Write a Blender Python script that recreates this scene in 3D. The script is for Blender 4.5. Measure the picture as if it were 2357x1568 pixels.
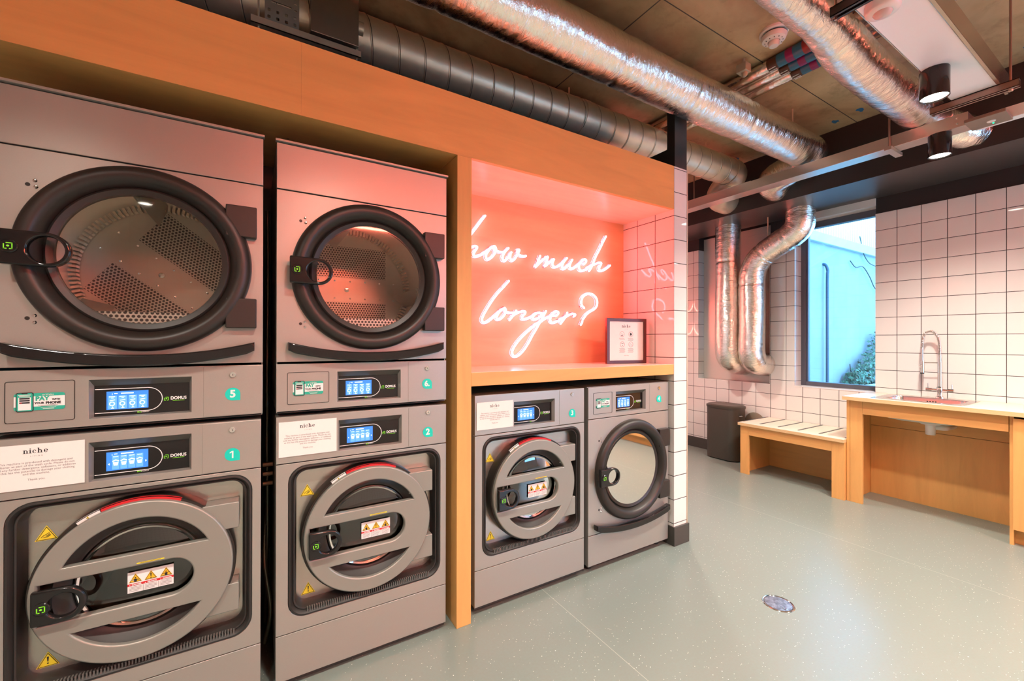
import bpy, bmesh, math, random
from mathutils import Vector, Matrix, noise
R = math.radians
PI = math.pi
random.seed(7)
scn = bpy.context.scene
COL = scn.collection
for o in list(bpy.data.objects): bpy.data.objects.remove(o)

# ------------------------------------------------------------------ camera
cam_d = bpy.data.cameras.new('camera'); cam = bpy.data.objects.new('camera', cam_d); COL.objects.link(cam)
cr = Vector((0.85372006, -0.52072957, 0.00166343)); cf = Vector((0.52072714, 0.85372149, 0.00169233)); cu = Vector((-0.00230135, -0.00057858, 0.99999719))
cam.matrix_world = Matrix(((cr.x, cu.x, -cf.x, 0.0), (cr.y, cu.y, -cf.y, -1.75661), (cr.z, cu.z, -cf.z, 1.30), (0, 0, 0, 1)))
cam_d.sensor_width = 36.0; cam_d.lens = 971.72 / 2357 * 36.0
cam_d.clip_start = 0.02; cam_d.clip_end = 200
scn.camera = cam

# ------------------------------------------------------------------ world, exposure
EXPO = 0.12
WORLD_S = 11.0
SPOT_W = 166.0
NEON_S = 42.0
wd = bpy.data.worlds.new('sky'); scn.world = wd; wd.use_nodes = True
wn = wd.node_tree.nodes; wl = wd.node_tree.links
bg = wn['Background']; bg.inputs[0].default_value = (0.27, 0.61, 1.0, 1); bg.inputs[1].default_value = WORLD_S
vs = scn.view_settings; vs.view_transform = 'Standard'; vs.look = 'None'; vs.exposure = EXPO; vs.gamma = 1.0; vs.use_curve_mapping = False
scn.display_settings.display_device = 'sRGB'
cy = scn.cycles
cy.use_denoising = True
cy.max_bounces = 8; cy.diffuse_bounces = 4; cy.glossy_bounces = 5; cy.transmission_bounces = 6; cy.transparent_max_bounces = 10
cy.sample_clamp_indirect = 6.0
cy.caustics_reflective = False; cy.caustics_refractive = False
cy.blur_glossy = 0.1

def portal(name, loc, rot, sx, sy):
    l = bpy.data.lights.new(name, 'AREA'); l.shape = 'RECTANGLE'; l.size = sx; l.size_y = sy
    l.cycles.is_portal = True
    o = bpy.data.objects.new(name, l); o.location = loc; o.rotation_euler = rot; COL.objects.link(o)
portal('daylight_portal', (4.99, 0.074, 1.66), (0, R(90), 0), 1.7, 0.72)
portal('daylight_portal', (3.95, -4.62, 1.45), (R(90), 0, 0), 1.3, 1.5)
def spot_light(x, y, z, power=None, col=(1.0, 0.905, 0.79)):
    l = bpy.data.lights.new('spot_beam', 'SPOT'); l.energy = power or SPOT_W; l.color = col
    l.spot_size = R(142); l.spot_blend = 0.95; l.shadow_soft_size = 0.05
    o = bpy.data.objects.new('spot_beam', l); o.location = (x, y, z); COL.objects.link(o)
    return o
SPOTS = [(2.775, -1.085, 2.60, 1.0), (3.64, -0.90, 2.59, 1.0), (0.394, -1.242, 2.60, 0.8), (-0.8, -1.242, 2.60, 0.8), (1.58, -1.242, 2.60, .35),
         (3.2, -2.6, 2.6, 1.0), (2.0, -2.8, 2.6, 1.0), (0.6, -2.9, 2.6, 0.8), (-0.8, -2.9, 2.6, 0.8), (3.3, 1.0, 2.6, 0.7)]

# ------------------------------------------------------------------ materials
def mat(name): 
    m = bpy.data.materials.new(name); m.use_nodes = True
    return m, m.node_tree.nodes, m.node_tree.links, m.node_tree.nodes['Principled BSDF']
def setp(b, **k):
    names = dict(col='Base Color', metal='Metallic', rough='Roughness', spec='Specular IOR Level', em='Emission Color', ems='Emission Strength', coat='Coat Weight', trans='Transmission Weight', ior='IOR', coatr='Coat Roughness', aniso='Anisotropic')
    for a, v in k.items():
        i = b.inputs[names[a]]
        i.default_value = (v[0], v[1], v[2], 1) if isinstance(v, (tuple, list)) else v
_cache = {}
def simple(name, col, rough=0.5, metal=0.0, em=None, ems=0, noise_amt=0.0, nscale=20, bump=0.0, bscale=60, **k):
    if name in _cache: return _cache[name]
    m, n, l, b = mat(name); setp(b, col=col, rough=rough, metal=metal, **k)
    if em: setp(b, em=em, ems=ems)
    if noise_amt or bump:
        tc = n.new('ShaderNodeTexCoord')
        if noise_amt:
            t = n.new('ShaderNodeTexNoise'); t.inputs['Scale'].default_value = nscale; t.inputs['Detail'].default_value = 5
            l.new(tc.outputs['Object'], t.inputs['Vector'])
            r = n.new('ShaderNodeMix'); r.data_type = 'RGBA'
            c1 = [c * (1 - noise_amt) for c in col]; c2 = [min(1, c * (1 + noise_amt)) for c in col]
            r.inputs[6].default_value = (*c1, 1); r.inputs[7].default_value = (*c2, 1)
            l.new(t.outputs['Fac'], r.inputs[0]); l.new(r.outputs[2], b.inputs['Base Color'])
        if bump:
            t = n.new('ShaderNodeTexNoise'); t.inputs['Scale'].default_value = bscale; t.inputs['Detail'].default_value = 4
            l.new(tc.outputs['Object'], t.inputs['Vector'])
            bp = n.new('ShaderNodeBump'); bp.inputs['Strength'].default_value = bump; bp.inputs['Distance'].default_value = 0.01
            l.new(t.outputs['Fac'], bp.inputs['Height']); l.new(bp.outputs[0], b.inputs['Normal'])
    _cache[name] = m
    return m
class N:
    """tiny node helper"""
    def __init__(s, m): s.n = m.node_tree.nodes; s.l = m.node_tree.links
    def sock(s, i, v):
        if hasattr(v, 'is_output') or hasattr(v, 'links'): s.l.new(v, i)
        else: i.default_value = v
    def math(s, op, a, b=0.0, c=None):
        x = s.n.new('ShaderNodeMath'); x.operation = op
        s.sock(x.inputs[0], a); s.sock(x.inputs[1], b)
        if c is not None: s.sock(x.inputs[2], c)
        return x.outputs[0]
    def mix(s, f, a, b):
        x = s.n.new('ShaderNodeMix'); x.data_type = 'RGBA'
        s.sock(x.inputs[0], f)
        for i, v in ((6, a), (7, b)):
            if isinstance(v, (tuple, list)): x.inputs[i].default_value = (v[0], v[1], v[2], 1)
            else: s.l.new(v, x.inputs[i])
        return x.outputs[2]
    def coords(s, out='Object'):
        tc = s.n.new('ShaderNodeTexCoord'); sp = s.n.new('ShaderNodeSeparateXYZ'); s.l.new(tc.outputs[out], sp.inputs[0])
        return tc.outputs[out], sp.outputs
    def mapping(s, v, scale=(1, 1, 1), rot=(0, 0, 0), loc=(0, 0, 0)):
        x = s.n.new('ShaderNodeMapping'); s.l.new(v, x.inputs[0]); x.inputs['Scale'].default_value = scale; x.inputs['Rotation'].default_value = rot; x.inputs['Location'].default_value = loc
        return x.outputs[0]
    def noise(s, v, scale, detail=4, rough=.5, dist=0):
        x = s.n.new('ShaderNodeTexNoise'); s.l.new(v, x.inputs['Vector']); x.inputs['Scale'].default_value = scale; x.inputs['Detail'].default_value = detail
        x.inputs['Roughness'].default_value = rough; x.inputs['Distortion'].default_value = dist
        return x.outputs['Fac']
    def ramp(s, f, a, b):
        x = s.n.new('ShaderNodeMapRange'); x.clamp = True; s.l.new(f, x.inputs[0]); x.inputs[1].default_value = a; x.inputs[2].default_value = b
        return x.outputs[0]
    def bump(s, h, strength, dist, b):
        x = s.n.new('ShaderNodeBump'); x.inputs['Strength'].default_value = strength; x.inputs['Distance'].default_value = dist
        s.l.new(h, x.inputs['Height']); s.l.new(x.outputs[0], b.inputs['Normal'])

def tile_mat(name, u0, pu, z0, pz, x0=0.0, col=(0.765, 0.755, 0.72), grout=(0.035, 0.03, 0.028), g=0.0022):
    """square glazed tiles; joints at u0+k*pu along the wall and z0+k*pz in height"""
    m, n, l, b = mat(name); h = N(m)
    vec, c = h.coords()
    geo = n.new('ShaderNodeNewGeometry'); sp = n.new('ShaderNodeSeparateXYZ'); l.new(geo.outputs['True Normal'], sp.inputs[0])
    isx = h.math('GREATER_THAN', h.math('ABSOLUTE', sp.outputs[0]), 0.5)
    uy = h.math('DIVIDE', h.math('SUBTRACT', c[1], u0), pu)
    ux = h.math('DIVIDE', h.math('SUBTRACT', c[0], x0), pu)
    u = h.math('ADD', h.math('MULTIPLY', uy, isx), h.math('MULTIPLY', ux, h.math('SUBTRACT', 1.0, isx)))
    v = h.math('DIVIDE', h.math('SUBTRACT', c[2], z0), pz)
    def d(t): return h.math('ABSOLUTE', h.math('SUBTRACT', h.math('FRACT', h.math('ADD', t, 0.5)), 0.5))
    dm = h.math('MINIMUM', d(u), d(v))
    gr = h.math('LESS_THAN', dm, g / pu)
    edge = h.ramp(dm, g / pu * 0.9, g / pu * 2.6)
    isz = h.math('GREATER_THAN', h.math('ABSOLUTE', sp.outputs[2]), 0.5)
    gr = h.math('MULTIPLY', gr, h.math('SUBTRACT', 1.0, isz))
    cc = h.mix(gr, col, grout)
    l.new(cc, b.inputs['Base Color'])
    rr = h.math('ADD', h.math('MULTIPLY', gr, 0.6), 0.035); l.new(rr, b.inputs['Roughness'])
    wob = h.noise(vec, 9.0, 2)
    hh = h.math('ADD', edge, h.math('MULTIPLY', wob, 0.12))
    h.bump(hh, 0.35, 0.002, b)
    setp(b, spec=0.55)
    return m

def plywood(name, axis='z', col=(0.74, 0.385, 0.125), rough=0.42):
    m, n, l, b = mat(name); h = N(m)
    vec, c = h.coords()
    sc = {'x': (0.6, 5, 5), 'z': (5, 5, 0.6), 'y': (5, 0.6, 5)}[axis]
    mp = h.mapping(vec, scale=sc)
    f1 = h.noise(mp, 2.2, 6, .55, 1.2)
    sc2 = tuple(s_ * 6 for s_ in sc)
    f2 = h.noise(h.mapping(vec, scale=sc2), 9, 3, .6)
    c1 = tuple(x * .91 for x in col); c2 = tuple(min(1, x * 1.06) for x in col)
    a = h.mix(h.ramp(f1, .3, .7), c1, c2)
    a2 = h.mix(h.math('MULTIPLY', h.ramp(f2, .55, .8), .12), a, tuple(x * .66 for x in col))
    vo = n.new('ShaderNodeTexVoronoi'); vo.inputs['Scale'].default_value = 2.3; l.new(h.mapping(vec, scale=(1, 1, 1)), vo.inputs['Vector'])
    knot = h.math('LESS_THAN', vo.outputs['Distance'], 0.012)
    a3 = h.mix(h.math('MULTIPLY', knot, .8), a2, (0.16, 0.08, 0.03))
    l.new(a3, b.inputs['Base Color']); setp(b, rough=rough, spec=0.4)
    h.bump(f2, 0.05, 0.002, b)
    return m
PLY_X = plywood('birch_plywood_horizontal', 'x'); PLY_Z = plywood('birch_plywood_vertical', 'z'); PLY_Y = plywood('birch_plywood_lengthwise', 'y')
def plyedge():
    m, n, l, b = mat('plywood_edge'); h = N(m); vec, c = h.coords()
    f = h.math('FRACT', h.math('MULTIPLY', c[2], 210.0))
    l.new(h.mix(h.math('GREATER_THAN', f, .5), (0.62, 0.40, 0.19), (0.74, 0.52, 0.28)), b.inputs['Base Color']); setp(b, rough=.6)
    return m
PLY_E = plyedge()
def laminate():
    m, n, l, b = mat('pale_laminate_top'); setp(b, col=(0.80, 0.72, 0.58), rough=0.22, spec=.5)
    return m
LAM = laminate()

def floor_mat():
    m, n, l, b = mat('speckled_vinyl'); h = N(m); vec, c = h.coords()
    big = h.noise(vec, 1.3, 4); fine = h.noise(vec, 90, 3)
    a = h.mix(big, (0.185, 0.235, 0.215), (0.215, 0.265, 0.24))
    a = h.mix(h.math('MULTIPLY', h.ramp(fine, .35, .65), .35), a, (0.20, 0.225, 0.19))
    def speck(scale, r, seed):
        vo = n.new('ShaderNodeTexVoronoi'); vo.inputs['Scale'].default_value = scale; l.new(h.mapping(vec, scale=(1, 1.0, 0.0), loc=(seed, seed, 0)), vo.inputs['Vector'])
        sp = n.new('ShaderNodeSeparateColor'); l.new(vo.outputs['Color'], sp.inputs[0])
        return h.math('MULTIPLY', h.math('LESS_THAN', vo.outputs['Distance'], r), h.math('GREATER_THAN', sp.outputs[0], .45))
    s = h.math('MAXIMUM', speck(34, .062, 0.0), speck(74, .10, 3.3))
    a = h.mix(s, a, (0.86, 0.86, 0.80))
    sd = h.math('LESS_THAN', h.math('ABSOLUTE', h.math('SUBTRACT', h.math('FRACT', h.math('DIVIDE', h.math('SUBTRACT', c[0], 2.29), 2.0)), .5)), 0.0007)
    a = h.mix(h.math('MULTIPLY', sd, .6), a, (0.5, 0.5, 0.45))
    l.new(a, b.inputs['Base Color'])
    l.new(h.math('ADD', h.math('MULTIPLY', big, .12), .24), b.inputs['Roughness']); setp(b, spec=.45)
    h.bump(h.noise(vec, 240, 2), .12, .001, b)
    return m
def concrete_mat(name, dark=(0.30, 0.19, 0.09), light=(0.66, 0.47, 0.27)):
    m, n, l, b = mat(name); h = N(m); vec, c = h.coords()
    f1 = h.noise(vec, 1.1, 6, .6, .6); f2 = h.noise(vec, 7, 6, .65); f3 = h.noise(h.mapping(vec, scale=(1, 7, 1)), 4, 5, .7)
    a = h.mix(h.ramp(f1, .34, .66), dark, light)
    a = h.mix(h.math('MULTIPLY', h.ramp(f2, .52, .72), .5), a, tuple(x * .7 for x in dark))
    a = h.mix(h.math('MULTIPLY', h.ramp(f3, .66, .76), .7), a, (0.05, 0.042, 0.035))
    sm = h.math('LESS_THAN', h.math('ABSOLUTE', h.math('SUBTRACT', c[0], 1.755)), 0.004)
    sm2 = h.math('LESS_THAN', h.math('ABSOLUTE', h.math('ADD', c[1], 0.33)), 0.003)
    a = h.mix(h.math('MAXIMUM', sm, sm2), a, (0.05, 0.04, 0.03))
    l.new(a, b.inputs['Base Color']); setp(b, rough=.72)
    h.bump(f2, .3, .01, b)
    return m
BLACK_PAINT = simple('black_paint', (0.016, 0.013, 0.012), .55, noise_amt=.15, nscale=5)
DARK_SOFFIT = simple('dark_soffit_paint', (0.045, 0.04, 0.038), .38)
SKIRT = simple('charcoal_skirting', (0.055, 0.052, 0.046), .4, noise_amt=.08)
WHITE_PAINT = simple('white_paint', (0.78, 0.75, 0.72), .5, noise_amt=.02)
STEEL = simple('brushed_steel_panel', (0.44, 0.42, 0.38), .38, .6, noise_amt=.035, nscale=300, spec=.5)
STEEL_L = simple('polished_steel_plate', (0.58, 0.53, 0.47), .24, .85, bump=.25, bscale=7)
GREYP = simple('silver_grey_plastic', (0.30, 0.30, 0.265), .36, .35)
BLACKP = simple('black_plastic', (0.020, 0.017, 0.014), .42)
BLACKG = simple('gloss_black_plastic', (0.012, 0.011, 0.011), .10)
RUBBER = simple('black_rubber', (0.022, 0.021, 0.019), .5)
CHROME = simple('chrome', (0.85, 0.83, 0.80), .09, 1.0)
DARKIN = simple('dark_interior', (0.03, 0.027, 0.024), .5)
GALV = simple('galvanised_steel', (0.76, 0.61, 0.46), .42, .72, noise_amt=.15, nscale=14)
DRUM = simple('drum_steel', (0.70, 0.64, 0.56), .30, .85, noise_amt=.05, nscale=8)
INK = simple('black_ink', (0.02, 0.018, 0.02), .6)
INKG = simple('grey_ink', (0.16, 0.15, 0.15), .6)
WHITE = simple('white_print', (0.86, 0.85, 0.83), .45)
TEAL = simple('teal_print', (0.0, 0.62, 0.50), .45)
GREENP = simple('pay_green_print', (0.02, 0.42, 0.30), .45)
LIME = simple('lime_print', (0.22, 0.85, 0.03), .4, em=(0.25, 1.0, 0.05), ems=0.0)
YEL = simple('warning_yellow', (0.90, 0.72, 0.04), .4)
RED = simple('warning_red', (0.62, 0.02, 0.025), .4)
ORNG = simple('warning_amber', (0.85, 0.50, 0.02), .4)
PAPER = simple('white_card', (0.84, 0.82, 0.78), .5)
SCR = simple('screen_blue', (0.02, 0.05, 0.2), .2, em=(0.05, 0.28, 0.95), ems=1.0)
SCR2 = simple('screen_light_blue', (0.02, 0.05, 0.2), .2, em=(0.16, 0.45, 1.0), ems=1.15)
SCRW = simple('screen_white', (0.1, 0.1, 0.1), .2, em=(0.75, 0.92, 1.0), ems=1.6)
NEON = simple('lit_neon_tube', (0.9, 0.6, 0.55), .4, em=(1.0, 0.095, 0.13), ems=NEON_S)
NEON2 = simple('lit_pink_tube', (0.9, 0.6, 0.55), .4, em=(1.0, 0.16, 0.10), ems=118.0)
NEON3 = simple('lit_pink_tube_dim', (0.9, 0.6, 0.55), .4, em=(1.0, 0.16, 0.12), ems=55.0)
REVEAL = simple('shade_painted_reveal', (0.13, 0.14, 0.125), .3, .6)  # shade on the steel top reveal of the display, put into the colour
RIB = simple('grey_rubber_ribs', (0.11, 0.108, 0.10), .45)
LENS = simple('lit_lamp_lens', (0.9, 0.9, 0.9), .4, em=(1.0, 0.93, 0.80), ems=22.0)
WPLAST = simple('white_plastic', (0.78, 0.74, 0.70), .35)
BIN = simple('dark_grey_metal', (0.050, 0.046, 0.036), .38)
GREENLED = simple('green_led', (0, .3, .05), .4, em=(0.0, 1.0, 0.25), ems=6)

def glass_mat(name, tint=(0.9, 0.9, 0.88), gloss=0.10, rough=0.03):
    m, n, l, b = mat(name); n.remove(b)
    out = n['Material Output']; tr = n.new('ShaderNodeBsdfTransparent'); tr.inputs[0].default_value = (*tint, 1)
    gl = n.new('ShaderNodeBsdfGlossy'); gl.inputs['Roughness'].default_value = rough
    fr = n.new('ShaderNodeFresnel'); fr.inputs[0].default_value = 1.5
    ad = n.new('ShaderNodeMath'); ad.operation = 'ADD'; ad.inputs[1].default_value = gloss; l.new(fr.outputs[0], ad.inputs[0])
    mx = n.new('ShaderNodeMixShader'); l.new(ad.outputs[0], mx.inputs[0]); l.new(tr.outputs[0], mx.inputs[1]); l.new(gl.outputs[0], mx.inputs[2]); l.new(mx.outputs[0], out.inputs[0])
    return m
GLASS_W = glass_mat('window_glass', (0.86, 0.95, 1.0), 0.0)
GLASS_D = glass_mat('dryer_door_glass', (0.92, 0.90, 0.86), 0.05)
GLASS_S = glass_mat('smoked_door_glass', (0.40, 0.38, 0.34), 0.09)
ACRYL = glass_mat('clear_acrylic', (0.97, 0.90, 0.88), 0.02, .15)

def perf_mat(name, pitch, rad, base=(0.70, 0.64, 0.56), hole=(0.03, 0.022, 0.018)):
    m, n, l, b = mat(name); h = N(m); vec, c = h.coords()
    def grid(ox, oz):
        fx = h.math('SUBTRACT', h.math('FRACT', h.math('ADD', h.math('DIVIDE', c[0], pitch), ox)), .5)
        fz = h.math('MULTIPLY', h.math('SUBTRACT', h.math('FRACT', h.math('ADD', h.math('DIVIDE', c[2], pitch * 1.732), oz)), .5), 1.732)
        return h.math('SQRT', h.math('ADD', h.math('MULTIPLY', fx, fx), h.math('MULTIPLY', fz, fz)))
    d = h.math('MINIMUM', grid(0, 0), grid(.5, .5))
    ho = h.math('LESS_THAN', d, rad)
    l.new(h.mix(ho, base, hole), b.inputs['Base Color'])
    l.new(h.math('MULTIPLY', h.math('SUBTRACT', 1.0, ho), .85), b.inputs['Metallic']); setp(b, rough=.32)
    return m
PERF = perf_mat('perforated_steel', 0.0125, 0.34)
PERF_B = perf_mat('perforated_pale_filter', 0.0135, 0.34, (0.82, 0.78, 0.72))
def foil_mat():
    m, n, l, b = mat('crinkled_foil'); h = N(m)
    a = n.new('ShaderNodeUVMap'); uv = a.outputs[0]
    f1 = h.noise(h.mapping(uv, scale=(30, 7.0, 1)), 1.0, 6, .6, 1.2)
    f2 = h.noise(h.mapping(uv, scale=(6, 5, 1)), 1.0, 3, .5)
    f3 = h.noise(h.mapping(uv, scale=(72, 20, 1)), 1.0, 4, .6, 1.2)
    hh = h.math('ADD', h.math('ADD', h.math('MULTIPLY', f1, .8), h.math('MULTIPLY', f2, .45)), h.math('MULTIPLY', f3, .36))
    setp(b, col=(0.93, 0.84, 0.76), metal=1.0, rough=.16)
    h.bump(hh, .55, .012, b)
    return m
FOIL = foil_mat()

# ------------------------------------------------------------------ mesh helpers
class G:
    def __init__(s): s.v = []; s.f = []; s.m = []; s.mats = []; s.uv = {}
    def mi(s, m):
        if m not in s.mats: s.mats.append(m)
        return s.mats.index(m)
    def add(s, vs, fs, m):
        b = len(s.v); s.v += [tuple(v) for v in vs]; k = s.mi(m)
        for f in fs: s.f.append(tuple(b + i for i in f)); s.m.append(k)
        return s
    def box(s, x0, x1, y0, y1, z0, z1, m):
        if x0 > x1: x0, x1 = x1, x0
        if y0 > y1: y0, y1 = y1, y0
        if z0 > z1: z0, z1 = z1, z0
        v = [(x, y, z) for z in (z0, z1) for y in (y0, y1) for x in (x0, x1)]
        return s.add(v, [(0, 2, 3, 1), (4, 5, 7, 6), (0, 1, 5, 4), (2, 6, 7, 3), (0, 4, 6, 2), (1, 3, 7, 5)], m)
    def quad(s, a, b, c, d, m): return s.add([a, b, c, d], [(0, 1, 2, 3)], m)
    def loft(s, loops, m, close=True, cap0=False, cap1=False):
        n = len(loops[0]); vs = [p for lp in loops for p in lp]; fs = []
        for i in range(len(loops) - 1):
            for j in range(n if close else n - 1):
                k = (j + 1) % n
                fs.append((i * n + j, i * n + k, (i + 1) * n + k, (i + 1) * n + j))
        if cap0: fs.append(tuple(reversed(range(n))))
        if cap1: fs.append(tuple((len(loops) - 1) * n + j for j in range(n)))
        return s.add(vs, fs, m)
    def lathe(s, prof, cx, cz, m, seg=72, cy_=0.0, axis='y', cap0=False, cap1=False):
        """prof: (radius, offset along the axis)"""
        loops = []
        for r, y in prof:
            lp = []
            for j in range(seg):
                a = 2 * PI * j / seg
                if axis == 'y': lp.append((cx + r * math.cos(a), cy_ + y, cz + r * math.sin(a)))
                elif axis == 'z': lp.append((cx + r * math.cos(-a), cy_ + r * math.sin(-a), cz + y))
                else: lp.append((cx + y, cy_ + r * math.cos(a), cz + r * math.sin(a)))
            loops.append(lp)
        return s.loft(loops, m, True, cap0, cap1)
    def cyl(s, p0, p1, r, m, seg=16, caps=True, r1=None):
        return s.tube([p0, p1], r, m, seg, caps, r1=r1)
    def tube(s, path, r, m, seg=12, caps=True, closed=False, rf=None, uvs=None, r1=None):
        P = [Vector(p) for p in path]; n = len(P)
        T = []
        for i in range(n):
            a = P[i - 1] if i > 0 else (P[-1] if closed else P[0]); b = P[i + 1] if i < n - 1 else (P[0] if closed else P[-1])
            T.append((b - a).normalized())
        up = Vector((0, 0, 1)) if abs(T[0].z) < .9 else Vector((0, 1, 0))
        nrm = (up - T[0] * up.dot(T[0])).normalized()
        loops = []; L = 0; uvl = []
        for i in range(n):
            if i:
                L += (P[i] - P[i - 1]).length
                nrm = (nrm - T[i] * nrm.dot(T[i])).normalized()
            bi = T[i].cross(nrm)
            rr = r[i] if isinstance(r, (list, tuple)) else r
            if r1 is not None and i == n - 1: rr = r1
            lp = []
            for j in range(seg):
                a = 2 * PI * j / seg
                q = rr * (rf(L, a) if rf else 1.0)
                lp.append(P[i] + nrm * (q * math.cos(a)) + bi * (q * math.sin(a)))
            loops.append(lp); uvl.append(L)
        if closed: loops.append(loops[0]); uvl.append(L)
        base_f = len(s.f); nb = len(s.v)
        s.loft(loops, m, True, caps and not closed, caps and not closed)
        if uvs:
            for i in range(len(loops) - 1):
                for j in range(seg):
                    fi = base_f + i * seg + j
                    u0, u1 = uvl[i], uvl[i + 1]; v0, v1 = j / seg * uvs, (j + 1) / seg * uvs
                    s.uv[fi] = [(u0, v0), (u0, v1), (u1, v1), (u1, v0)]
        return s
    def sphere(s, c, r, m, seg=16, rings=8, sc=(1, 1, 1)):
        loops = []
        for i in range(rings + 1):
            t = PI * i / rings; t = min(max(t, .001), PI - .001)
            loops.append([(c[0] + r * sc[0] * math.sin(t) * math.cos(2 * PI * j / seg), c[1] + r * sc[1] * math.sin(t) * math.sin(2 * PI * j / seg), c[2] - r * sc[2] * math.cos(t)) for j in range(seg)])
        return s.loft(loops, m, True, True, True)
    def mesh(s, me, mx, m):
        b = len(s.v); s.v += [tuple(mx @ v.co) for v in me.vertices]; k = s.mi(m)
        for p in me.polygons: s.f.append(tuple(b + i for i in p.vertices)); s.m.append(k)
        return s
    def build(s, name, parent=None, smooth=35, loc=None, bevel=0, bseg=2):
        me = bpy.data.meshes.new(name); me.from_pydata(s.v, [], s.f)
        for m in s.mats: me.materials.append(m)
        me.polygons.foreach_set('material_index', s.m)
        if s.uv:
            ul = me.uv_layers.new(name='UVMap')
            for fi, p in enumerate(me.polygons):
                if fi in s.uv:
                    for q, li in enumerate(p.loop_indices): ul.data[li].uv = s.uv[fi][q]
        me.update()
        if smooth:
            me.polygons.foreach_set('use_smooth', [True] * len(me.polygons)); me.set_sharp_from_angle(angle=R(smooth))
        o = bpy.data.objects.new(name, me); COL.objects.link(o)
        if parent: o.parent = parent
        if loc: o.location = loc
        if bevel:
            md = o.modifiers.new('bevel', 'BEVEL'); md.width = bevel; md.segments = bseg; md.limit_method = 'ANGLE'; md.angle_limit = R(40); md.harden_normals = False
        return o

def cpoly_mesh(loops, half=0.005, bev=0.0, res=2):
    """closed 2D outlines (first outer, others holes) filled and thickened; returned in local XY"""
    cu_ = bpy.data.curves.new('tmp', 'CURVE'); cu_.dimensions = '2D'; cu_.fill_mode = 'BOTH'
    cu_.extrude = max(half - bev, 0); cu_.bevel_depth = bev; cu_.bevel_resolution = res; cu_.offset = -bev
    for lp in loops:
        sp = cu_.splines.new('POLY'); sp.points.add(len(lp) - 1)
        for p, q in zip(sp.points, lp): p.co = (q[0], q[1], 0, 1)
        sp.use_cyclic_u = True
    ob = bpy.data.objects.new('tmp', cu_); COL.objects.link(ob)
    bpy.context.view_layer.update()
    me = bpy.data.meshes.new_from_object(ob.evaluated_get(bpy.context.evaluated_depsgraph_get()))
    bpy.data.objects.remove(ob); bpy.data.curves.remove(cu_)
    return me
def XZ(y=0.0, x=0.0, z=0.0): return Matrix(((1, 0, 0, x), (0, 0, -1, y), (0, 1, 0, z), (0, 0, 0, 1)))
def cpoly(g, loops, y0, y1, m, bev=0.0, mx=None):
    """outline in x,z; thickness from y0 (front) to y1 (back)"""
    me = cpoly_mesh(loops, abs(y1 - y0) / 2, bev)
    g.mesh(me, mx or XZ((y0 + y1) / 2), m); bpy.data.meshes.remove(me)
def circ(cx, cz, r, n=64, a0=0, a1=2 * PI, end=False):
    k = n if not end else n - 1
    return [(cx + r * math.cos(a0 + (a1 - a0) * i / k), cz + r * math.sin(a0 + (a1 - a0) * i / k)) for i in range(n)]
def rrect(x0, x1, z0, z1, r, n=8):
    p = []
    for cx, cz, a in ((x1 - r, z1 - r, 0), (x0 + r, z1 - r, 90), (x0 + r, z0 + r, 180), (x1 - r, z0 + r, 270)):
        p += [(cx + r * math.cos(R(a + 90 * i / n)), cz + r * math.sin(R(a + 90 * i / n))) for i in range(n + 1)]
    return p
_tc = {}
def text_mesh(t, size, bold=0.0, space=1.0, line=1.0):
    k = (t, size, bold, space, line)
    if k in _tc: return _tc[k]
    c = bpy.data.curves.new('t', 'FONT'); c.body = t; c.size = size; c.align_x = 'CENTER'; c.align_y = 'CENTER'; c.offset = bold; c.space_character = space; c.space_line = line
    c.resolution_u = 3
    ob = bpy.data.objects.new('t', c); COL.objects.link(ob); bpy.context.view_layer.update()
    me = bpy.data.meshes.new_from_object(ob.evaluated_get(bpy.context.evaluated_depsgraph_get()))
    bpy.data.objects.remove(ob)
    _tc[k] = me
    return me
class D:
    """flat printed item in u (right), v (up); layers sit a hair in front of each other; faces -Y"""
    def __init__(s): s.g = G(); s.y = 0.0
    def lay(s): s.y -= 0.00035; return s
    def poly(s, lp, m): s.g.add([(u, s.y, v) for u, v in lp], [tuple(range(len(lp)))], m); return s
    def shape(s, loops, m): cpoly(s.g, loops, s.y, s.y, m); return s
    def rect(s, x0, x1, z0, z1, m): return s.poly([(x0, z0), (x1, z0), (x1, z1), (x0, z1)], m)
    def text(s, t, x, z, size, m, bold=0.0, sx=1.0, space=1.0, line=1.0, shear=0.0):
        me = text_mesh(t, size, bold, space, line)
        mx = XZ(s.y, x, z) @ Matrix(((sx, shear, 0, 0), (0, 1, 0, 0), (0, 0, 1, 0), (0, 0, 0, 1)))
        s.g.mesh(me, mx, m); return s
    def stroke(s, pts, w, m, closed=False):
        n = len(pts)
        for i in range(n if closed else n - 1):
            a = Vector(pts[i]); b = Vector(pts[(i + 1) % n]); t = (b - a).normalized(); q = Vector((-t.y, t.x)) * w / 2; e = t * w * .45
            s.poly([tuple(a - q - e), tuple(b - q + e), tuple(b + q + e), tuple(a + q - e)], m)
        return s
    def arc(s, cx, cz, r, a0, a1, w, m, n=20):
        o = circ(cx, cz, r + w / 2, n, R(a0), R(a1), True); i_ = circ(cx, cz, r - w / 2, n, R(a0), R(a1), True)
        for k in range(n - 1): s.poly([i_[k], o[k], o[k + 1], i_[k + 1]], m)
        return s
    def build(s, name, parent=None, loc=None): return s.g.build(name, parent, 0, loc)
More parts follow.
